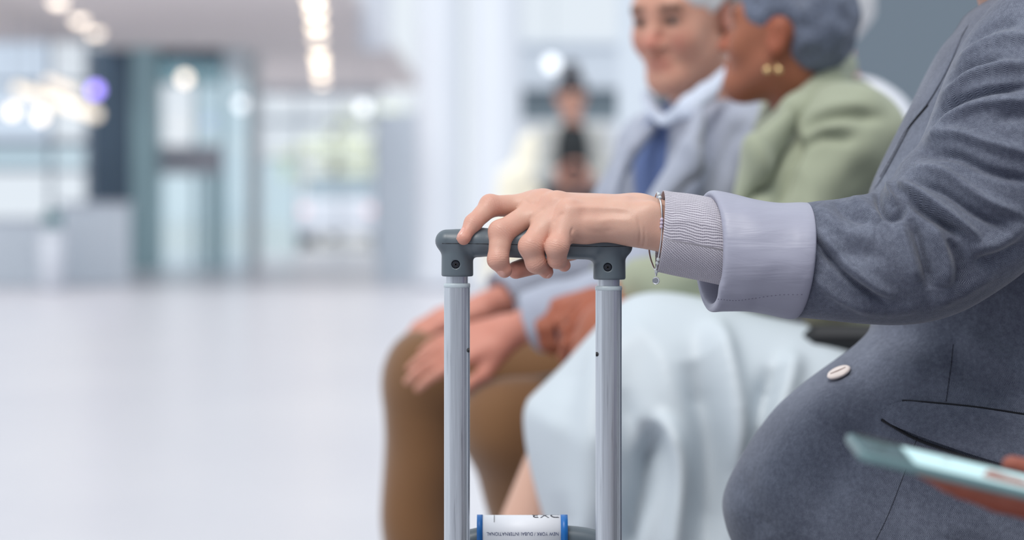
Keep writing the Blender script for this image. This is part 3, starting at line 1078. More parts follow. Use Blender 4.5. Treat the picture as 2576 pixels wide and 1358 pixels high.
def person(label, J, skin, top, bottom, hair, style, fwd_head, s=1.0, hs=1.0, h=.007, up_head=(0, 0, 1), extra_top=(), top_cut=(), inner=None,
           top_name='jacket', bottom_name='trousers', sleeve=.86, shoes=SHOE, grow=.014, hands=None, noise=.004, make_bottom=True, seed=1, legs=True, folds=()):
    j = {k: np.array(v, float) for k, v in J.items()}
    R = frame(fwd_head, up_head)
    mid = (j['shL'] + j['shR']) / 2
    pel = (j['hipL'] + j['hipR']) / 2
    l = unit(j['shL'] - j['shR'])
    spine = unit(j['neck'] - pel)
    fw = unit(np.cross(l, spine))
    low = mid - spine * .09
    fl = (fw, 1.35)
    root = thing('person', label, 'person', (pel[0], pel[1], 0))
    PH = []
    P = [cone(low, pel + spine * .12, .150 * s, .125 * s, .05, fl), cone(pel + spine * .12, pel, .125 * s, .135 * s, .05, (fw, 1.2)),
         cone(j['neck'], j['head'] - R[2] * .05 * hs - R[1] * .02 * hs, .056 * s, .050 * s, .03)]
    for a in 'LR':
        P += [cone(mid, j['sh' + a], .075 * s, .052 * s, .05)]
        P += chain([j['sh' + a], j['el' + a], j['wr' + a]], [.046 * s, .038 * s, .025 * s], .02)
        hd = (hands or {}).get(a)
        dv = j['wr' + a] - j['el' + a]
        if hd is None:
            hd = dict(d=dv, n=(0, 0, 1), thumb=1 if a == 'L' else -1)
        PH.append(hand_prims(j['wr' + a], hd['d'], hd['n'], hd['thumb'], s * .95, hd.get('curl', (18, 28, 18))) + [cone(j['el' + a] + dv * .75, j['wr' + a], .030 * s, .025 * s, .012)])
        if legs:
            P += chain([j['hip' + a], j['kn' + a], j['an' + a]], [.085 * s, .055 * s, .036 * s], .03)
            toe = j['an' + a] + unit([fw[0], fw[1], 0]) * .15 * s + np.array([0, 0, -.045])
            P += [cone(j['an' + a] + np.array([0, 0, -.04]), toe, .036 * s, .028 * s, .02)]
    P += head_prims(j['head'], R, hs)
    V, Q = blob(P, h)
    for ph_ in PH:                               # hands at a finer resolution, in the same skin
        Vh_, Qh_ = blob(ph_, min(h, .0028) if h < .009 else .005)
        Q = np.vstack([Q, Qh_ + len(V)])
        V = np.vstack([V, Vh_])
    br, bl = face_masks(V, j['head'], R, hs)
    for a in 'LR':                               # pinker hands
        dd = np.linalg.norm(V - j['wr' + a], axis=1)
        bl = np.maximum(bl, np.clip((.2 - dd) / .12, 0, 1) * .65)
    mk('body', V, Q, skin, root, attrs={'blush': bl, 'brow': br})
    for sx in (-1, 1):
        e = j['head'] + hs * (R[0] * .031 * sx + R[1] * .078 + R[2] * .005)
        MB().lathe(e - R[1] * .011 * hs, R[1], [(.001, 0), (.007 * hs, .003 * hs), (.0095 * hs, .010 * hs), (.007 * hs, .016 * hs), (.001, .019 * hs)], 14).build('eye', EYE, root, True)
        MB().lathe(e + R[1] * .0055 * hs, R[1], [(.0062 * hs, 0), (.005 * hs, .0022 * hs), (.001, .003 * hs)], 12).build('iris', IRIS, root, True)
    Vh, Qh = blob(hair_prims(j['head'], R, hs, style), min(h, .006))
    Vh = Vh + vnormals(Vh, Qh) * (.0025 * wob(Vh, 150, seed))[:, None]
    mk('hair', Vh, Qh, hair, root)
    g = grow
    T = [cone(low, pel + spine * .10, .150 * s + g, .130 * s + g, .05, fl), cone(pel + spine * .10, pel + spine * .0, .130 * s + g, .140 * s + g, .05, (fw, 1.2))]
    for a in 'LR':
        T += [cone(mid - spine * .01, j['sh' + a], .078 * s + g, .056 * s + g, .05)]
        cuff = j['el' + a] + (j['wr' + a] - j['el' + a]) * sleeve
        T += chain([j['sh' + a], j['el' + a], cuff], [.050 * s + g, .043 * s + g, .034 * s + g], .03)
    T += list(extra_top)
    cut = [cone(j['neck'] - spine * .0 + fw * .01, j['neck'] + spine * .12 + fw * .03, .055 * s, .075 * s, .012, None, 's')]
    for a in 'LR':
        dv = unit(j['wr' + a] - j['el' + a])
        cuff = j['el' + a] + (j['wr' + a] - j['el' + a]) * sleeve
        cut += [cone(cuff + dv * .04, cuff + dv * .2, .052 * s + g, .062 * s + g, .004, None, 's')]
        cut += [cone(cuff - dv * .01, cuff + dv * .1, .031 * s, .033 * s, .004, None, 's')]
    V, Q = blob(T + list(top_cut) + cut, h)
    V = V + vnormals(V, Q) * (noise * wob(V, 34, seed + 3) + noise * .5 * wob(V, 80, seed + 9))[:, None]
    if folds:
        Nn = vnormals(V, Q)
        pp = np.stack([CX + V[:, 0] * F / V[:, 1], HZ - (V[:, 2] - H) * F / V[:, 1]], 1)
        V = V + Nn * (fold_field(pp, folds, 1) * np.clip(-Nn[:, 1] * 1.6 + .2, 0, 1))[:, None]
    mk(top_name, V, Q, top, root)
    if inner is not None:
        iname, imat, iprims, icut = inner
        V, Q = blob([cone(low + spine * .02, pel + spine * .12, .150 * s + .006, .125 * s + .006, .05, fl), cone(mid, j['shL'], .078 * s, .05 * s, .05), cone(mid, j['shR'], .078 * s, .05 * s, .05)] + list(iprims) + cut[:1] + list(icut), h)
        mk(iname, V, Q, imat, root)
    if make_bottom and legs:
        B = [cone(j['hipL'], j['hipR'], .125 * s, .125 * s, .05)]
        for a in 'LR':
            sh = unit(j['an' + a] - j['kn' + a])
            B += chain([j['hip' + a], j['kn' + a], j['an' + a] - sh * .03], [.105 * s, .068 * s, .060 * s], .03)
        bc = [cone(j['an' + a] + unit(j['an' + a] - j['kn' + a]) * .045, j['an' + a] + unit(j['an' + a] - j['kn' + a]) * .2, .07 * s, .09 * s, .004, None, 's') for a in 'LR']
        V, Q = blob(B + bc, h)
        V = V + vnormals(V, Q) * (noise * wob(V, 30, seed + 5))[:, None]
        mk(bottom_name, V, Q, bottom, root)
    if legs:
        for a in 'LR':
            f0 = unit([fw[0], fw[1], 0])
            an = j['an' + a]
            V, Q = blob([cone(an + np.array([0, 0, -.045]) - f0 * .03, an + f0 * .17 * s + np.array([0, 0, -.055]), .044 * s, .034 * s, .02),
                         cone(an + np.array([0, 0, .0]), an + np.array([0, 0, -.04]), .042 * s, .044 * s, .02)], .008)
            V[:, 2] = np.maximum(V[:, 2], an[2] - .085)
            mk('shoe', V, Q, shoes, root)
    return root, j, R, fw, spine, mid, pel

# --- the man in the pale grey jacket
m_sh = dict(head=at(1720, 50, 3.93), neck=at(1805, 300, 4.03), shL=at(1885, 372, 3.84), shR=at(1650, 385, 4.18),
            elL=at(1630, 705, 3.74), elR=at(1500, 660, 4.22), wrL=at(1272, 838, 3.80), wrR=at(1215, 775, 4.12),
            hipL=at(1960, 1010, 3.92), hipR=at(1950, 985, 4.16), knL=at(1272, 1068, 3.80), knR=at(1072, 942, 4.12),
            anL=at(1420, 1560, 3.90), anR=at(1045, 1590, 4.15))
mf = unit(np.array(m_sh['shL']) - np.array(m_sh['shR']))
msp = unit(np.array(m_sh['neck']) - (np.array(m_sh['hipL']) + np.array(m_sh['hipR'])) / 2)
mfw = unit(np.cross(mf, msp))
mmid = (np.array(m_sh['shL']) + np.array(m_sh['shR'])) / 2
vc = mmid + mfw * .16 - msp * .10
vR = np.array([unit(np.cross(mfw, msp)), mfw, msp])
man, *_ = person('white haired man in pale grey jacket and brown trousers leaning forward, hands on knee', m_sh, SKIN_MAN, GREYWOOL, OCHRE, WHITEHAIR, 'side',
                 (-.60, -.78, -.16), hs=.98, h=.006,
                 top_cut=[ell(vc, (.085, .16, .26), vR, .012, 's')],
                 inner=('shirt', DENIM, [], []), hands=dict(L=dict(d=(-1, -.05, -.30), n=(.1, -.72, .7), thumb=1, curl=(10, 14, 10)),
                                                            R=dict(d=(-1, .0, -.28), n=(0, -.3, 1), thumb=-1, curl=(14, 22, 14))), seed=4,
                 folds=[(((1770, 300), (1712, 390), (1650, 500)), 16, 12), (((1800, 330), (1750, 420), (1700, 520)), 16, -14), (((1880, 300), (1820, 380), (1800, 480)), 20, -8)])
# shirt collar standing round the neck
cn = unit((-.35, -.85, .35))
V, Q = blob(chain([at(1836, 168, 3.86), at(1780, 228, 3.80), at(1730, 268, 3.79), at(1682, 300, 3.86)], [.008, .016, .019, .013], .012, (cn, 2.4)) +
            chain([at(1622, 236, 3.98), at(1642, 275, 3.93), at(1668, 305, 3.89)], [.008, .013, .010], .012, (cn, 2.2)), .004)
mk('shirt_collar', V, Q, plain('pale_blue_shirt_collar', C(200, 209, 226), rough=0.7, var=0.03), man)
for pts, r in (((at(1760, 300, 3.76), at(1735, 400, 3.70), at(1640, 520, 3.70)), (.022, .034, .020)), ((at(1640, 320, 3.94), at(1570, 400, 3.9), at(1540, 500, 3.84)), (.014, .022, .014))):
    V, Q = blob(chain(pts, r, .02, (mfw, 2.2)), .006)
    mk('lapel', V, Q, GREYWOOL, man)

# --- the woman in the sage blazer
w_sh = dict(head=at(1975, 96, 3.58), neck=at(2062, 262, 3.66), shL=at(2140, 345, 3.48), shR=at(2000, 335, 3.84),
            elL=at(1895, 668, 3.42), elR=at(1800, 640, 3.92), wrL=at(1590, 740, 3.56), wrR=at(1520, 730, 3.74),
            hipL=at(2300, 1020, 3.54), hipR=at(2300, 1000, 3.76), knL=at(1550, 850, 3.50), knR=at(1560, 930, 3.74),
            anL=at(1255, 1490, 3.52), anR=at(1480, 1680, 3.74))
wspn = unit(np.array(w_sh['neck']) - (np.array(w_sh['hipL']) + np.array(w_sh['hipR'])) / 2)
woman, wj, wR, wfw, wspine, wmid, wpel = person('woman with cropped silver hair in sage green blazer and pale aqua skirt', w_sh, SKIN_DEEP, SAGE, AQUA, SILVERHAIR, 'crop',
                 (-.90, .42, .18), s=.95, hs=.88, h=.006, make_bottom=False, top_name='blazer',
                 hands=dict(L=dict(d=(-.88, .05, -.5), n=(-.3, -.75, .6), thumb=1, curl=(18, 36, 28)), R=dict(d=(-.85, -.3, -.3), n=(-.3, -.2, .9), thumb=-1, curl=(35, 50, 40))), seed=8, noise=.005, grow=.017, sleeve=.97,
                 folds=[(((2018, 336), (2060, 305), (2130, 290), (2225, 296)), 15, -12), (((2030, 310), (2090, 275), (2180, 262)), 18, 8), (((2010, 372), (2070, 344), (2150, 350)), 14, -10), (((2020, 352), (2080, 320), (2160, 318)), 14, 8),
                        (((1968, 310), (2002, 376), (1975, 460), (1945, 540)), 16, -16), (((1990, 400), (2040, 470), (2040, 560)), 30, 10), (((1952, 284), (1911, 376), (1850, 480)), 13, -14)])
# stand-up collar and lapels
V, Q = blob(chain([at(2125, 165, 3.66), at(2085, 215, 3.56), at(2010, 285, 3.50), at(1925, 330, 3.56)], [.020, .026, .026, .014], .02), .005)
mk('collar', V, Q, SAGE, woman)
V, Q = blob(chain([at(1985, 300, 3.47), at(1905, 400, 3.42), at(1862, 500, 3.44)], [.018, .036, .018], .02, (wfw, 2.0)), .005)
mk('lapel', V, Q, SAGE, woman)
ear = MB()
for k in (0, 1):
    e0 = Vector(at(1930 + 29 * k, 176, 3.49))
    ear.lathe(e0, (0, 0, 1), [(.0003, -.0052), (.004, -.0037), (.0052, 0), (.004, .0037), (.0003, .0052)], 14)
    ear.tube([e0 + Vector((0, 0, .004)), Vector(at(1944, 158, 3.505))], .0008, 6)
ear.build('gold_earring', GOLD, woman, True)

def extrude_poly(poly, d, hd, rnd, h, zmin=None):
    """rounded slab through an outline: real depth, soft edges"""
    pts = np.array([list(at(x, y, d))[::2] for x, y in smooth_line(list(poly) + [poly[0]], 5)[:-1]])
    lo = np.array([pts[:, 0].min() - .03, d - hd - .03, pts[:, 1].min() - .03])
    hi = np.array([pts[:, 0].max() + .03, d + hd + .03, pts[:, 1].max() + .03])
    g = Grid(lo, hi, h)
    X = lo[0] + h * np.arange(g.n[0])
    Z = lo[2] + h * np.arange(g.n[2])
    XX, ZZ = np.meshgrid(X, Z, indexing='ij')
    P = np.stack([XX.ravel(), ZZ.ravel()], 1)
    dd = np.full(len(P), 1e9)
    ins = np.zeros(len(P), bool)
    m = len(pts)
    for i in range(m):
        a, b = pts[i], pts[(i + 1) % m]
        ab = b - a
        t = np.clip(((P - a) @ ab) / (ab @ ab + 1e-12), 0, 1)
        dd = np.minimum(dd, np.linalg.norm(P - a - t[:, None] * ab, axis=1))
        c = ((a[1] > P[:, 1]) != (b[1] > P[:, 1])) & (P[:, 0] < (b[0] - a[0]) * (P[:, 1] - a[1]) / (b[1] - a[1] + 1e-12) + a[0])
        ins ^= c
    d2 = np.where(ins, -dd, dd).reshape(XX.shape)
    Y = lo[1] + h * np.arange(g.n[1])
    wy = np.abs(Y - d) - hd
    A = d2[:, None, :] + rnd
    B = wy[None, :, None] + rnd
    g.v = (np.minimum(np.maximum(A, B), 0) + np.sqrt(np.maximum(A, 0) ** 2 + np.maximum(B, 0) ** 2) - rnd).astype(np.float32)
    return g.mesh()

skirt_out = [(1562, 760), (1600, 744), (1660, 738), (1760, 752), (1900, 788), (2060, 822), (2160, 860), (2330, 930), (2380, 1100), (2300, 1400), (2100, 1560),
             (1800, 1600), (1500, 1560), (1395, 1420), (1368, 1300), (1338, 1165), (1326, 1095), (1322, 1040), (1330, 1010), (1342, 996), (1412, 926), (1486, 840)]
V, Q = extrude_poly(skirt_out, 3.42, .20, .17, .007)
px = np.stack([CX + V[:, 0] * F / V[:, 1], HZ - (V[:, 2] - H) * F / V[:, 1]], 1)
N = vnormals(V, Q)
sk_folds = [(((1648, 1062), (1632, 1130), (1600, 1240), (1560, 1340), (1540, 1450)), 34, -62), (((1640, 1040), (1690, 1090), (1712, 1180), (1704, 1290), (1690, 1440)), 24, 34),
            (((1790, 800), (1830, 940), (1862, 1090), (1880, 1250)), 36, 34), (((1745, 900), (1775, 1050), (1785, 1200), (1770, 1400)), 40, -34),
            (((1950, 920), (1925, 1010), (1900, 1110), (1860, 1220)), 26, -26), (((2000, 880), (1975, 980), (1930, 1100)), 30, 22),
            (((1600, 790), (1530, 900), (1500, 1050), (1500, 1250), (1480, 1450)), 50, 26), (((1420, 950), (1400, 1100), (1430, 1300)), 50, 12),
            (((1560, 980), (1575, 1100), (1550, 1250)), 26, -14)]
near = np.clip(-N[:, 1] * 1.5, 0, 1)
V = V + N * (fold_field(px, sk_folds, 1) * near + .004 * wob(V, 22, 3))[:, None]
mk('skirt', V, Q, AQUA, woman)
kl, al = np.array(w_sh['knL']), np.array(w_sh['anL'])
V, Q = blob([cone(kl + (al - kl) * .25, al, .053, .039, .02)], .006)
mk('stocking', V, Q, plain('nude_stocking', C(206, 164, 144), rough=0.5, var=0.03), woman)

# --- the person in white beyond her
x0 = 0.60
p_sh = dict(head=at(2052, 40, 4.82), neck=at(2085, 235, 4.85), shL=at(2165, 320, 4.70), shR=at(2140, 310, 5.02), elL=(.55, 4.62, .74), elR=(.52, 5.10, .74),
            wrL=(.30, 4.72, .62), wrR=(.30, 4.98, .62), hipL=(.72, 4.80, .53), hipR=(.72, 5.0, .53), knL=(.26, 4.78, .50), knR=(.26, 5.02, .50), anL=(.28, 4.78, .09), anR=(.28, 5.02, .09))
person('person in white with pale hair, mostly hidden behind the woman in green', p_sh, SKIN_MAN, SHIRT, CHARCOAL, WHITEHAIR, 'crop', (-1, 0, -.05), h=.010, top_name='shirt', seed=12)

# --- the standing traveller far behind
q = at(1440, 0, 15.5)
def far(x, y, z):
    return (q.x + x, q.y + y, z)
t_sh = dict(head=far(-.01, -.02, 1.52), neck=far(.01, .03, 1.34), shL=far(.16, .04, 1.27), shR=far(-.16, .0, 1.27), elL=far(.22, -.02, 1.0), elR=far(-.20, -.08, 1.0),
            wrL=far(.08, -.24, 1.0), wrR=far(-.06, -.25, 1.04), hipL=far(.09, 0, .86), hipR=far(-.09, 0, .86), knL=far(.10, -.02, .47), knR=far(-.09, .04, .47), anL=far(.10, .02, .09), anR=far(-.09, .12, .09))
tm = np.array(far(0, .02, 1.2))
far_p, *_ = person('standing traveller with dark bun, pale grey open jacket and black top, far behind', t_sh, SKIN_FAR, plain('pale_grey_coat', C(176, 178, 176), rough=0.8), CHARCOAL, DARKHAIR, 'bun', (.1, -.95, -.3),
                   h=.010, hs=1.18, top_cut=[ell(tm + np.array([0, -.16, -.10]), (.12, .19, .40), None, .012, 's')], inner=('top', plain('black_top', C(34, 40, 44), rough=0.8), [], []),
                   hands=dict(L=dict(d=(-.6, -.3, .4), n=(.3, .4, .3), thumb=-1, curl=(30, 40, 30)), R=dict(d=(.5, -.3, .5), n=(-.3, .4, .3), thumb=1, curl=(30, 40, 30))), seed=20)
ph = thing('phone', 'dark phone held up by the standing traveller far behind', 'phone', far(.01, -.33, 1.05))
MB().box(far(-.04, -.345, .95), far(.04, -.335, 1.09), .004).build('body', BLACK, ph)
MB().box(far(-.036, -.3355, .955), far(.036, -.3345, 1.085)).build('screen', plain('phone_screen', C(60, 70, 90), rough=0.1), ph)

# ------------------------------------------------------------------ suitcase with telescopic handle
R_ = 1.0 / (F / FOC)                                  # metres per picture pixel at the focus plane
case = thing('suitcase', 'slate cabin suitcase with raised aluminium telescopic handle under the hand', 'suitcase', (at(1339, 0, FOC).x, FOC + .09, 0))
gl_ = [(1124, 606, 29), (1200, 609, 35), (1340, 611, 39), (1500, 619, 34), (1564, 619.5, 27)]
P = chain([hp(x, y, 0) for x, y, r in gl_], [r * R_ for x, y, r in gl_], .004, (np.array([0, 1.0, 0]), .86))
SOCK = ((1150.5, 695, 40.5), (1533, 703, 41.0))
for sx, sb, sr in SOCK:
    P.append(cone(hp(sx, 625, 0), hp(sx, 740, 0), (sr - 1) * R_, (sr) * R_, .0045, (np.array([0, 1.0, 0]), 1.12)))
lo = np.min([bbox(p)[0] for p in P], 0) - .004
hi = np.max([bbox(p)[1] for p in P], 0) + .004
g = Grid(lo, hi, .0007)
for p in P:
    g.add(p)
s_, X, Y, Z = g.region(lo, hi)
zb = np.where(X < hp(1340, 0, 0).x, hp(0, 695, 0).z, hp(0, 703, 0).z).astype(np.float32)
g.v[s_] = -smin(-g.v[s_], -(zb - Z) + 0 * Y, .0018)
for sx, sb, sr in SOCK:
    yy = 665 if sx < 1300 else 672
    g.add(cone(hp(sx - 4, yy, -2.2), hp(sx - 4, yy, -1.05), 10.5 * R_, 10.5 * R_, .0008, None, 's'))
V, Q = g.mesh()
grip = mk('grip', V, Q, PLASTIC, case)
gb = bvh_of(V, Q)
line_on(gb, [(1096, 612), (1200, 613), (1340, 616), (1500, 620), (1588, 619)], .0003, .0, 1.9).build('parting_line', BLACK, grip)
for sx, sb, sr in SOCK:
    yy = 665 if sx < 1300 else 672
    c = hp(sx - 4, yy, -1.02)
    s = MB().lathe(c, (0, -1, 0), [(.0036, -.002), (.0036, .0008), (.0030, .0014), (.0004, .0015)], 24).build('screw', SCREW, case)
    for k in (0.3, 0.3 + math.pi / 2):
        u = Vector((math.cos(k), 0, math.sin(k)))
        w = Vector((-math.sin(k), 0, math.cos(k)))
        q = c + Vector((0, -.0015, 0))
        MB().add([q + u * a * .0024 + w * b * .0006 + Vector((0, cc, 0)) for cc in (-.0004, .0002) for a, b in ((-1, -1), (1, -1), (1, 1), (-1, 1))],
                 [(0, 1, 2, 3), (7, 6, 5, 4), (0, 4, 5, 1), (1, 5, 6, 2), (2, 6, 7, 3), (3, 7, 4, 0)]).build('screw_slot', BLACK, s)

def tube_section(cx, cy, hw, hd, groove=True, n=96):
    out = []
    for k in range(n):
        a = 2 * math.pi * k / n
        c, s = math.cos(a), math.sin(a)
        x = math.copysign(abs(c) ** .88, c)
        y = math.copysign(abs(s) ** .88, s)
        f = 1.0
        if groove:
            for g0 in (.70, -.66, .80, -.78, .5):
                f -= .035 * math.exp(-((x - g0) / .025) ** 2) * (abs(s) > .3)
        out.append((cx + x * hw, cy + y * hd * f))
    return out

for (x0, x1, yt, yc) in ((1117, 1182, 695, 712), (1498, 1564, 703, 719)):
    xm = (x0 + x1) / 2
    c = hp(xm, 0, 0)
    hw, hd = (x1 - x0) / 2 * R_, .0088
    zt, zc, ze = hp(0, yt - 12, 0).z, hp(0, yc, 0).z, .40
    sec = tube_section(c.x, c.y, hw * .84, hd * .84, False, 48)
    MB().loft([[(x, y, z) for x, y in sec] for z in (zt, zt - .0006, zt - .001, ze + .03, ze + .021, ze + .02)]).build('inner_tube', ALU, case, True)
    sec = tube_section(c.x, c.y, hw, hd)
    o = MB().loft([[(x, y, z) for x, y in sec] for z in (zc - .003, zc - .0034, zc - .004, ze + .01, ze + .001, ze)], True).build('outer_tube', ALU, case, True)
    sec = tube_section(c.x, c.y, hw * 1.03, hd * 1.03, False, 48)
    sec2 = tube_section(c.x, c.y, hw * .97, hd * .97, False, 48)
    MB().loft([[(x, y, zc - .0042) for x, y in sec2], [(x, y, zc - .0036) for x, y in sec], [(x, y, zc - .0008) for x, y in sec], [(x, y, zc) for x, y in sec2]]).build('collar_ring', CLEAR, case, True)
    side = x1 if xm < 1300 else x0
    k = hp(side, 880 if xm < 1300 else 890, 0)
    MB().lathe(k + Vector((.0018 if xm > 1300 else -.0018, -.0045, 0)), (1 if xm < 1300 else -1, 0, 0), [(.0020, 0), (.0020, .0016), (.001, .0017)], 16).build('lock_hole', BLACK, o)

# shell, ribs, wheels and carry handle
cxm = at(1339, 0, FOC).x
def rrect(x0, x1, y0, y1, r, z, n=6):
    o = []
    for (cx_, cy_, a0) in ((x1 - r, y1 - r, 0), (x0 + r, y1 - r, 90), (x0 + r, y0 + r, 180), (x1 - r, y0 + r, 270)):
        for k in range(n):
            a = math.radians(a0 + 90 * k / (n - 1))
            o.append((cx_ + r * math.cos(a), cy_ + r * math.sin(a), z))
    return o
x0, x1, y0, y1 = cxm - .18, cxm + .18, FOC - .025, FOC + .20
lp = [rrect(x0 + e, x1 - e, y0 + e, y1 - e, .05, z) for z, e in ((.06, .02), (.065, .008), (.08, 0), (.44, 0), (.462, .008), (.47, .025))]
MB().loft(lp).build('shell', SHELL, case, True)
for i in range(7):
    xx = x0 + .06 + i * .04
    MB().box((xx - .008, y0 - .004, .10), (xx + .008, y0 + .006, .43), .003).build('rib', SHELL, case)
for sx in (x0 + .05, x1 - .05):
    for sy in (y0 + .04, y1 - .04):
        MB().lathe((sx - .012, sy, .028), (1, 0, 0), [(.012, 0), (.028, .003), (.028, .021), (.012, .024)], 20).build('wheel', BLACK, case)
        MB().box((sx - .018, sy - .02, .035), (sx + .018, sy + .02, .065), .004).build('wheel_housing', BLACK, case)
hpts = [(cxm - .075, FOC + .06, .462), (cxm - .072, FOC + .06, .495), (cxm - .055, FOC + .06, .512), (cxm, FOC + .06, .516), (cxm + .055, FOC + .06, .512), (cxm + .072, FOC + .06, .495), (cxm + .075, FOC + .06, .462)]
hsm = [Vector(p) for p in smooth_line(hpts, 6)]
MB().tube(hsm, .011, 12).build('carry_handle', PLASTIC, case, True)

# paper bag tag looped round the carry handle
DT = FOC + .046
tagt = thing('luggage_tag', 'white paper luggage tag with blue edges looped over the suitcase handle', 'tag', at(1314, 1358, DT))
TW0, TW1 = at(1200, 0, DT).x, at(1428, 0, DT).x
ztop = at(0, 1301, DT).z
rt = .0145
def tag_pt(x, s):
    """s: distance along the paper from the crest, positive toward the camera side"""
    a = abs(s) / rt
    sg = 1 if s > 0 else -1
    if a < math.pi / 2:
        return (x, FOC + .06 - sg * rt * math.sin(a), ztop - rt + rt * math.cos(a))
    return (x, FOC + .06 - sg * (rt - .0018 * (a - math.pi / 2)), ztop - rt - rt * (a - math.pi / 2))
def strip(name, xa, xb, mat, off, s0=-.07, s1=.085):
    ss = np.linspace(s0, s1, 40)
    V = []
    for q in ss:
        p0, p1 = tag_pt(xa, q), tag_pt(xb, q)
        m = Vector((0, p0[1] - (FOC + .06), max(0, p0[2] - (ztop - rt)))).normalized() * off
        V += [Vector(p0) + m, Vector(p1) + m]
    Fq = [(2 * i, 2 * i + 1, 2 * i + 3, 2 * i + 2) for i in range(len(ss) - 1)]
    o = mk(name, V, Fq, mat, tagt)
    sol = o.modifiers.new('thickness', 'SOLIDIFY')
    sol.thickness = .0003
    return o
strip('paper', TW0, TW1, PAPER, 0)
strip('blue_edge', TW0 - .0002, TW0 + .0050, BLUE, .0004)
strip('blue_edge', TW1 - .0062, TW1 + .0002, BLUE, .0004)

def tag_text(body, xc, s_mid, height, mat, name, width=None):
    cu = bpy.data.curves.new(name, 'FONT')
    cu.body = body
    cu.align_x = 'CENTER'
    cu.align_y = 'CENTER'
    cu.size = 1.0
    tmp = bpy.data.objects.new(name + '_src', cu)
    COL.objects.link(tmp)
    dg = bpy.context.evaluated_depsgraph_get()
    me = tmp.evaluated_get(dg).to_mesh()
    V = np.array([v.co[:] for v in me.vertices])
    Fq = [tuple(p.vertices) for p in me.polygons]
    tmp.evaluated_get(dg).to_mesh_clear()
    bpy.data.objects.remove(tmp)
    bpy.data.curves.remove(cu)
    hgt = V[:, 1].max() - V[:, 1].min()
    k = height / hgt
    kx = k if width is None else width / (V[:, 0].max() - V[:, 0].min())
    out = []
    for x, y, _ in V:
        q = s_mid + y * k                                   # upside down: letter tops point down the paper
        p = tag_pt(xc - x * kx, q)
        m = Vector((0, p[1] - (FOC + .06), max(0, p[2] - (ztop - rt)))).normalized() * .00045
        out.append(Vector(p) + m)
    mk(name, out, Fq, mat, tagt, False)
pm = at(1314, 0, DT).x
tag_text('NEW YORK / DUBAI INTERNATIONAL', at(1315, 0, DT).x, .0232, .0031, INK, 'route_print', .066)
tag_text('DXB', at(1374, 0, DT).x, .0012, .0100, INKB, 'code_print', .025)
xx = at(1243, 0, DT).x
strip('print_rule', xx - .0002, xx + .0002, INKB, .0005, .0015, .0125)

# ------------------------------------------------------------------ the traveller in the herringbone jacket
w1p = thing('person', 'traveller in grey herringbone jacket with one hand on the suitcase handle', 'person', (.68, 2.40, 0))
def rp(v):
    return v * R_
# hand and forearm
palm = []
MCP = dict(i=hp(1345, 517, 2.4), m=hp(1368, 519, 1.2), r=hp(1398, 526, -.2), p=hp(1430, 549, -1.5))
for k, r1, wx in (('i', 32, hp(1605, 530, 1.6)), ('m', 34, hp(1608, 540, .7)), ('r', 33, hp(1610, 556, -.3)), ('p', 33, hp(1612, 572, -1.2))):
    palm.append(cone(wx, MCP[k], rp(37), rp(r1), .012))
palm += [cone(hp(1360, 510, 1.8), hp(1326, 516, 1.0), rp(26), rp(18), .008), cone(hp(1385, 522, .4), hp(1352, 546, -.7), rp(27), rp(19), .008), cone(hp(1416, 542, -.9), hp(1396, 562, -2.0), rp(26), rp(18), .008),
         cone(hp(1440, 562, -1.4), hp(1470, 570, -1.5), rp(34), rp(36), .010),
         cone(hp(1600, 541, 1.0), hp(1900, 592, .8), rp(42), rp(72), .014), cone(hp(1600, 566, -.9), hp(1900, 640, -.6), rp(45), rp(74), .014),
         cone(hp(1452, 572, -1.2), hp(1585, 563, -1.2), rp(34), rp(39), .012),
         cone(hp(1475, 560, 2.4), hp(1585, 575, 2.2), rp(38), rp(42), .014),
         ell(hp(1362, 500, .8), (rp(18), rp(17), rp(12)), None, .010), ell(hp(1401, 503, -.9), (rp(19), rp(15), rp(14)), None, .009),
         ell(hp(1435, 526, -2.1), (rp(18), rp(13), rp(15)), None, .008),
         cone(hp(1570, 526, -1.6), hp(1440, 524, -1.7), rp(7), rp(8), .012), cone(hp(1570, 508, -.5), hp(1405, 504, -.5), rp(7), rp(8), .012),
         ell(hp(1640, 528, -1.9), (rp(20), rp(13), rp(15)), None, .016)]
fing = dict(
    i=([MCP['i'], hp(1234, 518, .6), hp(1190, 561, -.8), hp(1166, 598, -1.75)], [31, 26, 21, 14.5]),
    m=([MCP['m'], hp(1261, 585, -1.5), hp(1253, 653, -2.35), hp(1268, 679, -2.1)], [32, 29.5, 25.5, 16.5]),
    r=([MCP['r'], hp(1337, 620, -2.7), hp(1348, 661, -2.5), hp(1374, 683, -1.5)], [34, 30, 24.5, 14.5]),
    p=([MCP['p'], hp(1401, 622, -3.3), hp(1401, 652, -2.8), hp(1419, 667, -1.9)], [31, 28, 22, 13.5]),
    t=([hp(1540, 590, 3.0), hp(1440, 622, 3.6), hp(1360, 660, 1.9), hp(1298, 679, .4)], [36, 30, 27, 22.5]))
lo = np.array(hp(1120, 720, -5.5)) - .006
hi = np.array(hp(1850, 445, 6.5)) + .006
HH = .0009
base = Grid(lo, hi, HH)
for p in palm:
    base.add(p)
tot = base.v.copy()
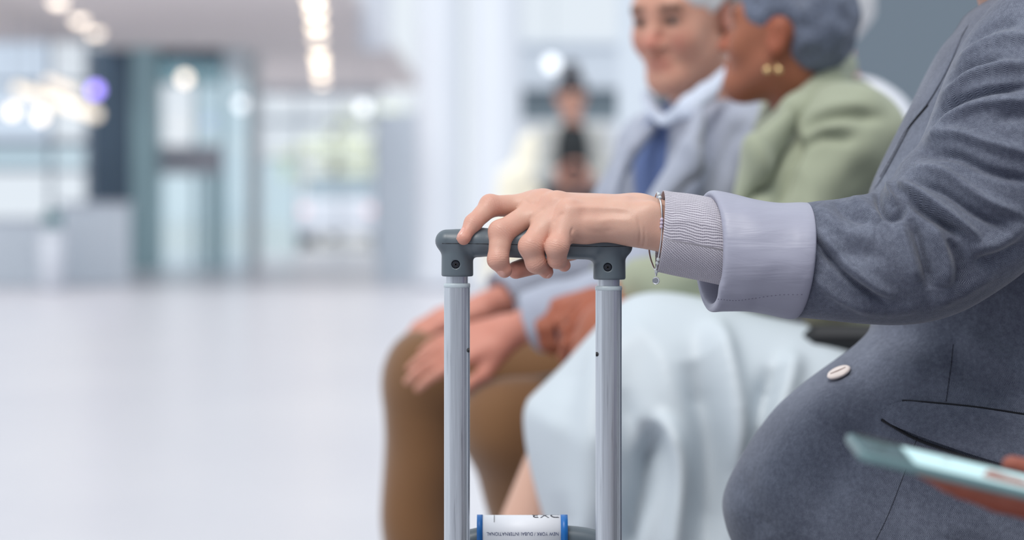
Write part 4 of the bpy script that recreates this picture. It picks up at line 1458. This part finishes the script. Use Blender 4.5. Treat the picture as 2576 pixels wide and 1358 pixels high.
for k, (pts, rs) in fing.items():
    gk = Grid(lo, hi, HH)
    ch = chain(pts, [rp(r) for r in rs], .004)
    for p in ch:
        gk.add(p)
    if k in 'imrp':                                         # knuckle on the bent joint
        a, b, c = [np.array(q) for q in pts[:3]]
        out = unit(unit(b - a) - unit(c - b))
        gk.add(ell(b + out * rp(rs[1] * .30), (rp(rs[1] * .68),) * 3, None, .006))
        tdir = unit(np.array(pts[3]) - np.array(pts[2]))
        gk.add(ell(np.array(pts[3]) - out * rp(2.0), (rp(rs[3] * 1.0),) * 3, None, .004))
    m = smin(gk.v, base.v, .010 if k != 't' else .014)
    near = (gk.v < .9)
    cand = np.where(near, m, base.v)
    tot = np.minimum(tot, cand) if True else tot
base.v = tot
V, Q = base.mesh()
hpx = np.stack([CX + V[:, 0] * F / V[:, 1], HZ - (V[:, 2] - H) * F / V[:, 1]], 1)
HN = vnormals(V, Q)
marks = [(((1602, 545), (1611, 580), (1609, 620)), 4, -.7), (((1620, 570), (1622, 600), (1617, 628)), 4, -.5), (((1441, 572), (1437, 588), (1441, 604)), 3.5, -.9), (((1452, 594), (1462, 602), (1478, 606)), 4, -.5),
         (((1590, 508), (1500, 500), (1410, 499)), 7, .7), (((1590, 528), (1520, 520), (1445, 521)), 7, .6), (((1425, 508), (1480, 510), (1545, 514)), 9, -.8), (((1455, 540), (1520, 536), (1585, 540)), 13, -.9), (((1375, 500), (1400, 487), (1480, 488)), 7, -.6),
         (((1318, 500), (1332, 512), (1352, 512)), 5, -.6), (((1334, 552), (1350, 536), (1372, 522)), 5, -.8), (((1392, 564), (1402, 548), (1418, 534)), 5, -.8), (((1500, 560), (1545, 550), (1590, 556)), 10, .6), (((1470, 575), (1500, 585), (1550, 578)), 8, -.4)]
V = V + HN * (fold_field(hpx, marks, 1) * np.clip(-HN[:, 1] * 2 + .4, 0, 1))[:, None]
# skin attributes: creases over joints, redness at knuckles and tips
ax = np.zeros(len(V)); wr = np.zeros(len(V)); bl = np.zeros(len(V))
for k, (pts, rs) in fing.items():
    pa = [np.array(q) for q in pts]
    for jn, amp, wdt in ((1, 1.0, .0075), (2, .8, .0055)):
        dirv = unit(pa[jn + 1] - pa[jn - 1])
        dd = np.linalg.norm(V - pa[jn], axis=1)
        t = (V - pa[jn]) @ dirv
        m = np.exp(-(t / wdt) ** 2) * (dd < rp(rs[jn] * 1.5)) * amp
        ax = np.where(m > wr, t, ax)
        wr = np.maximum(wr, m)
        bl = np.maximum(bl, np.exp(-(dd / .016) ** 2) * .55)
    dd = np.linalg.norm(V - pa[3], axis=1)
    bl = np.maximum(bl, np.exp(-(dd / .015) ** 2) * .85)
    dd = np.linalg.norm(V - pa[0], axis=1)
    bl = np.maximum(bl, np.exp(-(dd / .02) ** 2) * .35)
bl = np.maximum(bl, .9 * np.exp(-(np.linalg.norm(V - np.array(fing['t'][0][3]), axis=1) / .03) ** 2))
hb = bvh_of(V, Q)
# the rest of the body, one skin with the hand
jc = dict(head=np.array(at(2520, -330, 2.42)))
Rw = frame((-1, -.05, -.08))
neck0 = np.array(at(2596, 120, 2.42))
pelv = np.array((.70, 2.40, .46))
shl, shr = np.array(at(2740, 150, 2.24)), np.array((.60, 2.60, .96))
B = [cone(neck0 + (0, 0, -.12), pelv, .145, .13, .05, (np.array([1.0, 0, 0]), 1.35)), cone(neck0 + (.01, 0, 0), jc['head'] + np.array([.02, 0, -.05]), .056, .050, .03),
     cone(neck0 + (0, 0, -.06), shl, .07, .05, .05), cone(neck0 + (0, 0, -.06), shr, .07, .05, .05)]
B += chain([shl, hp(2440, 590, 2), hp(1860, 612, 0)], [.044, .034, rp(66)], .02)
B += chain([shr, (.52, 2.66, .70), (.36, 2.56, .50)], [.046, .038, .026], .02)
B += hand_prims((.36, 2.56, .50), (-1, -.1, -.3), (0, .2, 1), -1, .95)
for yy in (2.33, 2.49):
    B += chain([(.68, yy, .43), (.22, yy, .37), (.10, yy, .10)], [.08, .055, .036], .03)
    B += [cone((.10, yy, .06), (-.06, yy, .035), .036, .028, .02)]
B += head_prims(jc['head'], Rw, .97)
V2, Q2 = blob(B, .008)
br2, bl2 = face_masks(V2, jc['head'], Rw, .97)
n1 = len(V)
z2 = np.zeros(len(V2))
mk('body', np.vstack([V, V2]), np.vstack([Q, Q2 + n1]), SKIN, w1p, attrs={'blush': np.r_[bl, bl2], 'brow': np.r_[np.zeros(n1), br2], 'ax': np.r_[ax, z2], 'wr': np.r_[wr, z2]})
Vh, Qh = blob(hair_prims(jc['head'], Rw, .97, 'long'), .008)
mk('hair', Vh, Qh, BROWNHAIR, w1p)
for sx in (-1, 1):
    e = jc['head'] + .97 * (Rw[0] * .031 * sx + Rw[1] * .078 + Rw[2] * .005)
    MB().lathe(e - Rw[1] * .011, Rw[1], [(.001, 0), (.008, .003), (.0115, .011), (.008, .019), (.001, .0225)], 14).build('eye', EYE, w1p, True)

def nail(tip, back, toward, w, l, name='fingernail'):
    """a thin curved plate pressed on the finger surface"""
    tip, back = Vector(tip), Vector(back)
    ax_ = (tip - back).normalized()
    tw = Vector(toward)
    tw = (tw - ax_ * tw.dot(ax_)).normalized()
    side = ax_.cross(tw)
    V, Fq = [], []
    n, m = 9, 9
    for i in range(n):
        for j in range(m):
            u, v = i / (n - 1) * 2 - 1, j / (m - 1) * 2 - 1
            uu = u * math.sqrt(1 - .45 * v * v)
            vv = v * math.sqrt(1 - .45 * u * u)
            o = tip + ax_ * (uu * l / 2) + side * (vv * w / 2) + tw * .02
            hit = hb.ray_cast(o, -tw, .05)
            p = hit[0] if hit[0] is not None else o - tw * .02
            edge = max(abs(u), abs(v))
            V.append(p + tw * (.00045 if edge < .95 else -.0002))
    for i in range(n - 1):
        for j in range(m - 1):
            Fq.append((i * m + j, i * m + j + 1, (i + 1) * m + j + 1, (i + 1) * m + j))
    mk(name, V, Fq, NAIL, w1p)
ti = fing['i'][0]
nail(hp(1161, 592, -1.7), ti[2], (-.75, -.85, .42), rp(22), rp(34))
tm_ = fing['m'][0]
nail(hp(1266, 686, -2.2), tm_[2], (-.45, -.9, -.35), rp(24), rp(22))
tr_ = fing['r'][0]
nail(hp(1382, 686, -1.4), tr_[2], (.2, -.75, -.8), rp(20), rp(20))

# bracelet
bk = [(1656, 489, -1.6), (1663, 515, -2.35), (1666, 560, -2.75), (1663, 605, -2.45), (1657, 645, -1.6), (1651, 678, -.4), (1641, 664, .8), (1633, 630, 2.0), (1634, 580, 2.9), (1640, 525, 2.7), (1650, 490, 1.2), (1654, 484, -.4)]
bp = [hp(*q) for q in bk]
brc = thing('bracelet', 'thin silver bracelet with tiny beads and a coin charm on the wrist', 'bracelet', bp[5])
loop = [Vector(p) for p in smooth_line([tuple(p) for p in bp + [bp[0]]], 8)]
MB().tube(loop, .00085, 8, False).build('bangle', SILVER, brc, True)
def bead(p, r, mat):
    MB().lathe(p, (0, 0, 1), [(.0002, -r), (r * .7, -r * .7), (r, 0), (r * .7, r * .7), (.0002, r)], 12).build('bead', mat, brc, True)
for q, m in (((1665, 552, -2.75), BEAD), ((1664.5, 561, -2.78), BEAD), ((1664, 570, -2.75), BEAD), ((1657, 489, -1.7), BEADW), ((1660, 497, -2.0), BEADW),
             ((1656, 652, -1.5), BEADW), ((1654, 661, -1.3), BEADW), ((1651, 683, -.5), BEADW)):
    bead(hp(*q), rp(5.2), m)
MB().tube([hp(1651, 686, -.5), hp(1650, 694, -.5)], .0009, 8).build('charm_link', SILVER, brc, True)
MB().lathe(hp(1650.5, 706, -.5), (-.35, -1, .1), [(rp(9), 0), (rp(9.5), .0003), (rp(9), .0009), (rp(7), .0007)], 28).build('coin_charm', SILVER, brc)

# knit cuff, turned-back lining, sleeve
kn = [(1676, 484, 1672, 668, 2.17, .030, 2), (1670, 480, 1650, 682, 2.17, .034, 4), (1690, 483, 1676, 690, 2.17, .036, 2), (1740, 488, 1740, 702, 2.17, .038, 0), (1800, 498, 1806, 717, 2.17, .040, 0), (1870, 508, 1870, 735, 2.17, .041, 0)]
V, Q, UV = ring_cloth(kn, 70, 160, [(((1672, 560), (1735, 556), (1812, 575)), 7, .9), (((1760, 500), (1790, 560), (1812, 600)), 10, .8)], (.0006, 60, 2))
mk('knit_cuff', V, Q, KNIT, w1p, uv=UV)
lf = [(2020, 540, 1990, 770, 2.17, .046, 14), (2031, 512, 1999, 794, 2.17, .058, 14), (2020, 506, 1982, 800, 2.17, .0625, 14), (1960, 508, 1930, 790, 2.17, .062, 16), (1900, 501, 1880, 783, 2.17, .061, 20),
      (1840, 487, 1820, 784, 2.17, .059, 22), (1800, 480, 1792, 786, 2.17, .057, 23), (1786, 483, 1784, 781, 2.17, .054, 24), (1784, 492, 1784, 772, 2.17, .050, 24), (1795, 503, 1795, 760, 2.17, .047, 22), (1860, 515, 1860, 755, 2.17, .046, 15)]
lfold = [(((1800, 700), (1830, 738), (1900, 752)), 18, 1.4), (((1850, 520), (1940, 545), (2020, 530)), 24, .8), (((1830, 560), (1900, 610), (2010, 600)), 30, -1.0), (((1900, 680), (1960, 660), (2020, 690)), 26, .9),
         (((1880, 500), (1905, 600), (1890, 720)), 34, .8)]
V, Q, UV = ring_cloth(lf, 130, 180, lfold, (.0011, 32, 5))
lin_o = mk('turned_cuff', V, Q, LINING, w1p, uv=UV)
lb = bvh_of(V, Q)
pts = smooth_line([(1806, 752), (1850, 756), (1900, 750), (1960, 742), (2026, 741)], 12)
for i in range(0, len(pts) - 1, 2):
    line_on(lb, [tuple(pts[i]), tuple((pts[i] * .35 + pts[i + 1] * .65))], .0004, .0001, 1.9, 5).build('stitch', THREADL, lin_o)

sl_r = [(2000, 520, 1975, 785, 2.17, .050, 10), (2030, 512, 1995, 796, 2.17, .052, 10), (2100, 502, 2080, 807, 2.17, .058, 8), (2170, 490, 2170, 816, 2.17, .062, 0), (2225, 472, 2262, 820, 2.175, .066, -6), (2248, 445, 2345, 812, 2.18, .072, -10), (2266, 412, 2425, 784, 2.185, .076, -8),
        (2288, 386, 2505, 730, 2.19, .080, 0), (2318, 352, 2600, 650, 2.195, .082, 0), (2350, 270, 2690, 540, 2.20, .083, 0), (2392, 165, 2745, 420, 2.205, .083, 0), (2440, 85, 2775, 300, 2.215, .080, 0), (2510, 0, 2800, 180, 2.23, .074, 0), (2600, -70, 2820, 60, 2.25, .066, 0), (2680, -95, 2830, -20, 2.27, .05, 0)]
sl_f = [  # bend of the elbow: loop fold and the rays that leave it
    (((2215, 448), (2207, 490), (2226, 540), (2258, 546), (2278, 512)), 11, -4.5), (((2238, 452), (2240, 490), (2256, 520)), 13, 5.5),
    (((2262, 455), (2330, 500), (2400, 548), (2465, 600)), 15, 6.5), (((2285, 500), (2350, 548), (2420, 590)), 14, -6.0),
    (((2290, 548), (2310, 610), (2330, 680), (2340, 730)), 15, -5.0), (((2262, 560), (2285, 630), (2310, 710)), 18, 4.0), (((2340, 560), (2375, 640), (2380, 720)), 18, 4.5), (((2385, 600), (2415, 670), (2410, 740)), 16, -3.5),
    (((2044, 598), (2109, 677), (2174, 731), (2228, 760)), 10, -4.0), (((2060, 580), (2125, 655), (2200, 715), (2255, 745)), 15, 4.0),
    (((2046, 690), (2100, 740), (2180, 778)), 14, 2.5), (((2060, 520), (2090, 560), (2140, 590), (2200, 600)), 20, 3.0), (((2100, 505), (2130, 540), (2190, 560)), 14, -3.0), (((2140, 495), (2175, 520), (2215, 560)), 16, 2.6),
    (((2060, 650), (2150, 640), (2230, 650)), 22, -2.0), (((2150, 770), (2230, 780), (2320, 770)), 20, 2.2), (((2340, 770), (2420, 730), (2500, 680)), 22, 3.0), (((2440, 620), (2500, 610), (2570, 560)), 22, 4.0), (((2450, 660), (2520, 640), (2576, 610)), 16, -3.5),
    # folds across the upper arm
    (((2300, 420), (2380, 440), (2470, 500), (2570, 540)), 17, 5.5), (((2290, 452), (2370, 480), (2450, 535), (2540, 580)), 12, -4.5), (((2315, 385), (2400, 390), (2490, 430), (2600, 460)), 14, -5.0), (((2320, 355), (2400, 335), (2490, 360), (2600, 390)), 18, 5.0),
    (((2330, 325), (2390, 262), (2475, 228), (2590, 214)), 10, -5.5), (((2345, 340), (2410, 285), (2490, 258), (2600, 250)), 15, 4.5), (((2352, 260), (2420, 200), (2500, 170), (2600, 160)), 16, 5.0), (((2375, 225), (2440, 170), (2520, 140)), 12, -4.0),
    (((2400, 170), (2450, 125), (2520, 95), (2600, 90)), 15, 4.0), (((2430, 120), (2490, 70), (2570, 50)), 12, -3.0), (((2500, 300), (2560, 290), (2640, 300)), 20, -3.5)]
V, Q, UV = ring_cloth(sl_r, 420, 360, [(p, w * .9, a * 1.7) for p, w, a in sl_f], (.0016, 34, 8))
sleeve_o = mk('jacket_sleeve', V, Q, TWEED, w1p, uv=UV)

D = 2.40
tr = [(2570, -40, 2860, -70, D, .10, 0), (2500, -5, 2900, -20, D, .15, 0), (2442, 33, 2930, 30, D, .17, 0), (2412, 75, 2950, 75, D, .178, 0), (2360, 140, 2970, 140, D, .175, 0), (2285, 280, 2990, 280, D, .168, 0), (2190, 485, 3010, 485, D, .16, 0),
      (2166, 640, 3020, 640, D, .155, 0), (2186, 760, 3025, 760, D, .155, 0), (2192, 822, 3030, 822, D, .157, 0), (2160, 864, 3030, 864, D, .16, 0), (2105, 908, 3030, 908, D, .162, 0), (2027, 967, 3030, 967, D, .166, 0), (1963, 1022, 3030, 1022, D, .17, 0), (1914, 1080, 3030, 1080, D, .172, 0),
      (1868, 1147, 3030, 1147, D, .175, 0), (1833, 1212, 3030, 1212, D, .176, 0), (1819, 1264, 3030, 1264, D, .176, 0), (1826, 1314, 3030, 1314, D, .175, 0), (1842, 1360, 3025, 1360, D, .172, 0), (1872, 1405, 3020, 1405, D, .168, 0), (1930, 1440, 3010, 1440, D, .160, 0)]
tf = [(((2150, 960), (2060, 1060), (1960, 1180), (1900, 1300)), 60, 6), (((2230, 1000), (2150, 1120), (2080, 1240), (2040, 1350)), 50, -6), (((2380, 860), (2440, 940), (2560, 1010)), 40, -7), (((2420, 830), (2500, 900), (2576, 960)), 40, 8),
      (((2200, 880), (2260, 920), (2340, 930)), 40, 4), (((1850, 1200), (1900, 1260), (1930, 1350)), 40, -4), (((2400, 1180), (2420, 1280), (2400, 1358)), 60, 5)]
V, Q, UV = ring_cloth(tr, 320, 300, tf, (.0020, 20, 11))
jb_o = mk('jacket_body', V, Q, TWEED, w1p, uv=UV[:, ::-1])
jb = bvh_of(V, Q)
def drape(name, outline, off, mat, uvs=True):
    Vp, Fp = patch_on(jb, outline, off)
    Vp = np.array([tuple(v) for v in Vp])
    return mk(name, Vp, Fp, mat, w1p, uv=np.stack([Vp[:, 2], Vp[:, 0]], 1))
drape('pocket_flap', [(2216, 1046), (2232, 1022), (2275, 1009), (2340, 1014), (2460, 1026), (2600, 1048), (2700, 1062), (2720, 1150), (2620, 1190), (2500, 1160), (2400, 1128), (2305, 1094), (2240, 1066)], .0062, TWEED)
line_on(jb, [(2270, 1007), (2340, 1012), (2460, 1024), (2600, 1045)], .0009, .0040).build('pocket_seam_shade', THREAD, jb_o)
line_on(jb, [(2218, 1056), (2300, 1102), (2398, 1138), (2498, 1172), (2600, 1204)], .0014, .0016).build('pocket_seam_shade', THREAD, jb_o)  # dark tube drawn as the shadow below the flap's lower edge
line_on(jb, [(2308, 1098), (2290, 1150), (2262, 1225), (2232, 1300), (2200, 1365)], .0004, .0001).build('dart_seam', THREADD, jb_o)
line_on(jb, [(2398, 866), (2392, 920), (2384, 980), (2380, 1010)], .0004, .0001).build('dart_seam', THREADD, jb_o)
drape('lapel', [(2196, 478), (2222, 440), (2282, 326), (2332, 262), (2380, 180), (2420, 90), (2434, 62), (2400, 96), (2350, 168), (2290, 282), (2235, 400)], .0040, TWEED)
line_on(jb, [(2216, 446), (2250, 386), (2283, 326), (2334, 264)], .0014, .0012).build('lapel_edge', THREAD, jb_o)
dirv = (at(2113, 943, 1.0) - Vector((0, 0, H))).normalized()
hit = jb.ray_cast(Vector((0, 0, H)) + dirv * 1.6, dirv)
bn = hit[1] if hit[1].y < 0 else -hit[1]
bn = (bn + Vector((-.2, -.15, .5))).normalized()
bt = MB().lathe(hit[0] + bn * .002, bn, [(.0045, -.003), (.0112, -.0005), (.0122, .0012), (.0112, .0026), (.0085, .0030), (.0006, .0026)], 32).build('button', PEARL, w1p, True)
bu = Vector((1, 0, .15))
bu = (bu - bn * bu.dot(bn)).normalized()
MB().tube([hit[0] + bn * .0050 - bu * .008, hit[0] + bn * .0050 + bu * .008], .0006, 6).build('button_groove', plain('button_groove_taupe', C(150, 130, 125)), bt)
# far sleeve, trousers, shoes
V, Q = blob(chain([shr, (.52, 2.66, .70), (.39, 2.575, .53)], [.068, .06, .05], .03) + [cone(neck0 + (0, 0, -.09), shr, .09, .068, .05)], .009)
mk('jacket_sleeve', V, Q, TWEED, w1p, uv=np.stack([V[:, 2], V[:, 0]], 1))
Bt = [cone((.70, 2.33, .44), (.70, 2.49, .44), .10, .10, .04)]
for yy in (2.33, 2.49):
    Bt += chain([(.68, yy, .43), (.22, yy, .37), (.11, yy, .13)], [.085, .064, .058], .03)
V, Q = blob(Bt, .009)
mk('trousers', V, Q, CHARCOAL, w1p)
for yy in (2.33, 2.49):
    V, Q = blob([cone((.13, yy, .05), (-.08, yy, .04), .045, .034, .02), cone((.11, yy, .10), (.12, yy, .05), .045, .045, .02)], .008)
    V[:, 2] = np.maximum(V[:, 2], .004)
    mk('shoe', V, Q, SHOE, w1p)

# ------------------------------------------------------------------ the phone and the person holding it, nearest the camera
z_sh = dict(head=(.62, 1.66, 1.16), neck=(.66, 1.66, 1.02), shL=(.72, 1.50, .95), shR=(.72, 1.82, .95), elL=(.68, 1.46, .66), elR=at(2960, 1560, 1.72),
            wrL=at(2990, 1335, 1.565), wrR=at(2440, 1560, 1.64), hipL=(.72, 1.57, .50), hipR=(.72, 1.75, .50), knL=(.28, 1.55, .44), knR=(.28, 1.77, .44), anL=(.24, 1.55, .09), anR=(.24, 1.77, .09))
person('person in lilac sleeves holding a lit phone, nearest the camera', z_sh, SKIN_DARK, LILACWOOL, CHARCOAL, DARKHAIR, 'crop', (-.9, -.05, -.45), h=.008, top_name='top', seed=31, sleeve=.95,
       hands=dict(L=dict(d=(-1, .0, .16), n=(.0, -.15, -1), thumb=1, curl=(4, 6, 6)), R=dict(d=(-1, -.2, .0), n=(0, 0, 1), thumb=-1)))
pc = at(2145, 1112, 1.55)
u = Vector((1, 0.02, -.235)).normalized()
v = Vector((0, 1, .085))
v = (v - u * v.dot(u)).normalized()
n = u.cross(v)
if n.z < 0: n = -n
phn = thing('phone', 'phone with glowing pale cyan screen held flat near the camera', 'phone', pc)
def slab(o, lu, lv, th, r, name, mat, par):
    loops = []
    for k, e in ((0, .0015), (.2, 0), (.8, 0), (1, .0015)):
        L = []
        for (cu_, cv_, a0) in ((lu - r, lv - r, 0), (r, lv - r, 90), (r, r, 180), (lu - r, r, 270)):
            for q in range(6):
                a = math.radians(a0 + 18 * q)
                L.append(o + u * (cu_ + (r - e) * math.cos(a)) + v * (cv_ + (r - e) * math.sin(a)) + n * th * k)
        loops.append(L)
    return MB().loft(loops).build(name, mat, par, False)
w_ = .074
SCR = glow('lit_phone_screen', (.60, .87, .92, 1), 1.2)
SCR.node_tree.nodes['Principled BSDF'].inputs['Base Color'].default_value = (.01, .01, .01, 1)
SCR.node_tree.nodes['Principled BSDF'].inputs['Roughness'].default_value = .6
SCR.node_tree.nodes['Principled BSDF'].inputs['Specular IOR Level'].default_value = .1
body = slab(pc - v * w_ / 2 - n * .0055, .158, w_, .006, .010, 'body', plain('teal_phone_case', C(96, 124, 128), rough=0.3), phn)
slab(pc - v * (w_ / 2 - .004) + u * .036 + n * .0004, .116, w_ - .012, .0004, .004, 'screen', SCR, phn)
slab(pc - v * (w_ / 2 - .004) + u * .006 + n * .0003, .028, w_ - .012, .0003, .004, 'screen_border', plain('grey_phone_border', C(110, 134, 136), rough=0.12), phn)
slab(pc + v * (w_ / 2 - .0105) + u * .006 + n * .0006, .146, .0105, .0006, .003, 'bezel', BLACK, phn)
MB().lathe(pc + u * .02 + n * .0008, n, [(.0022, 0), (.0022, .0002), (.0005, .0003)], 14).build('front_camera', BLACK, phn)
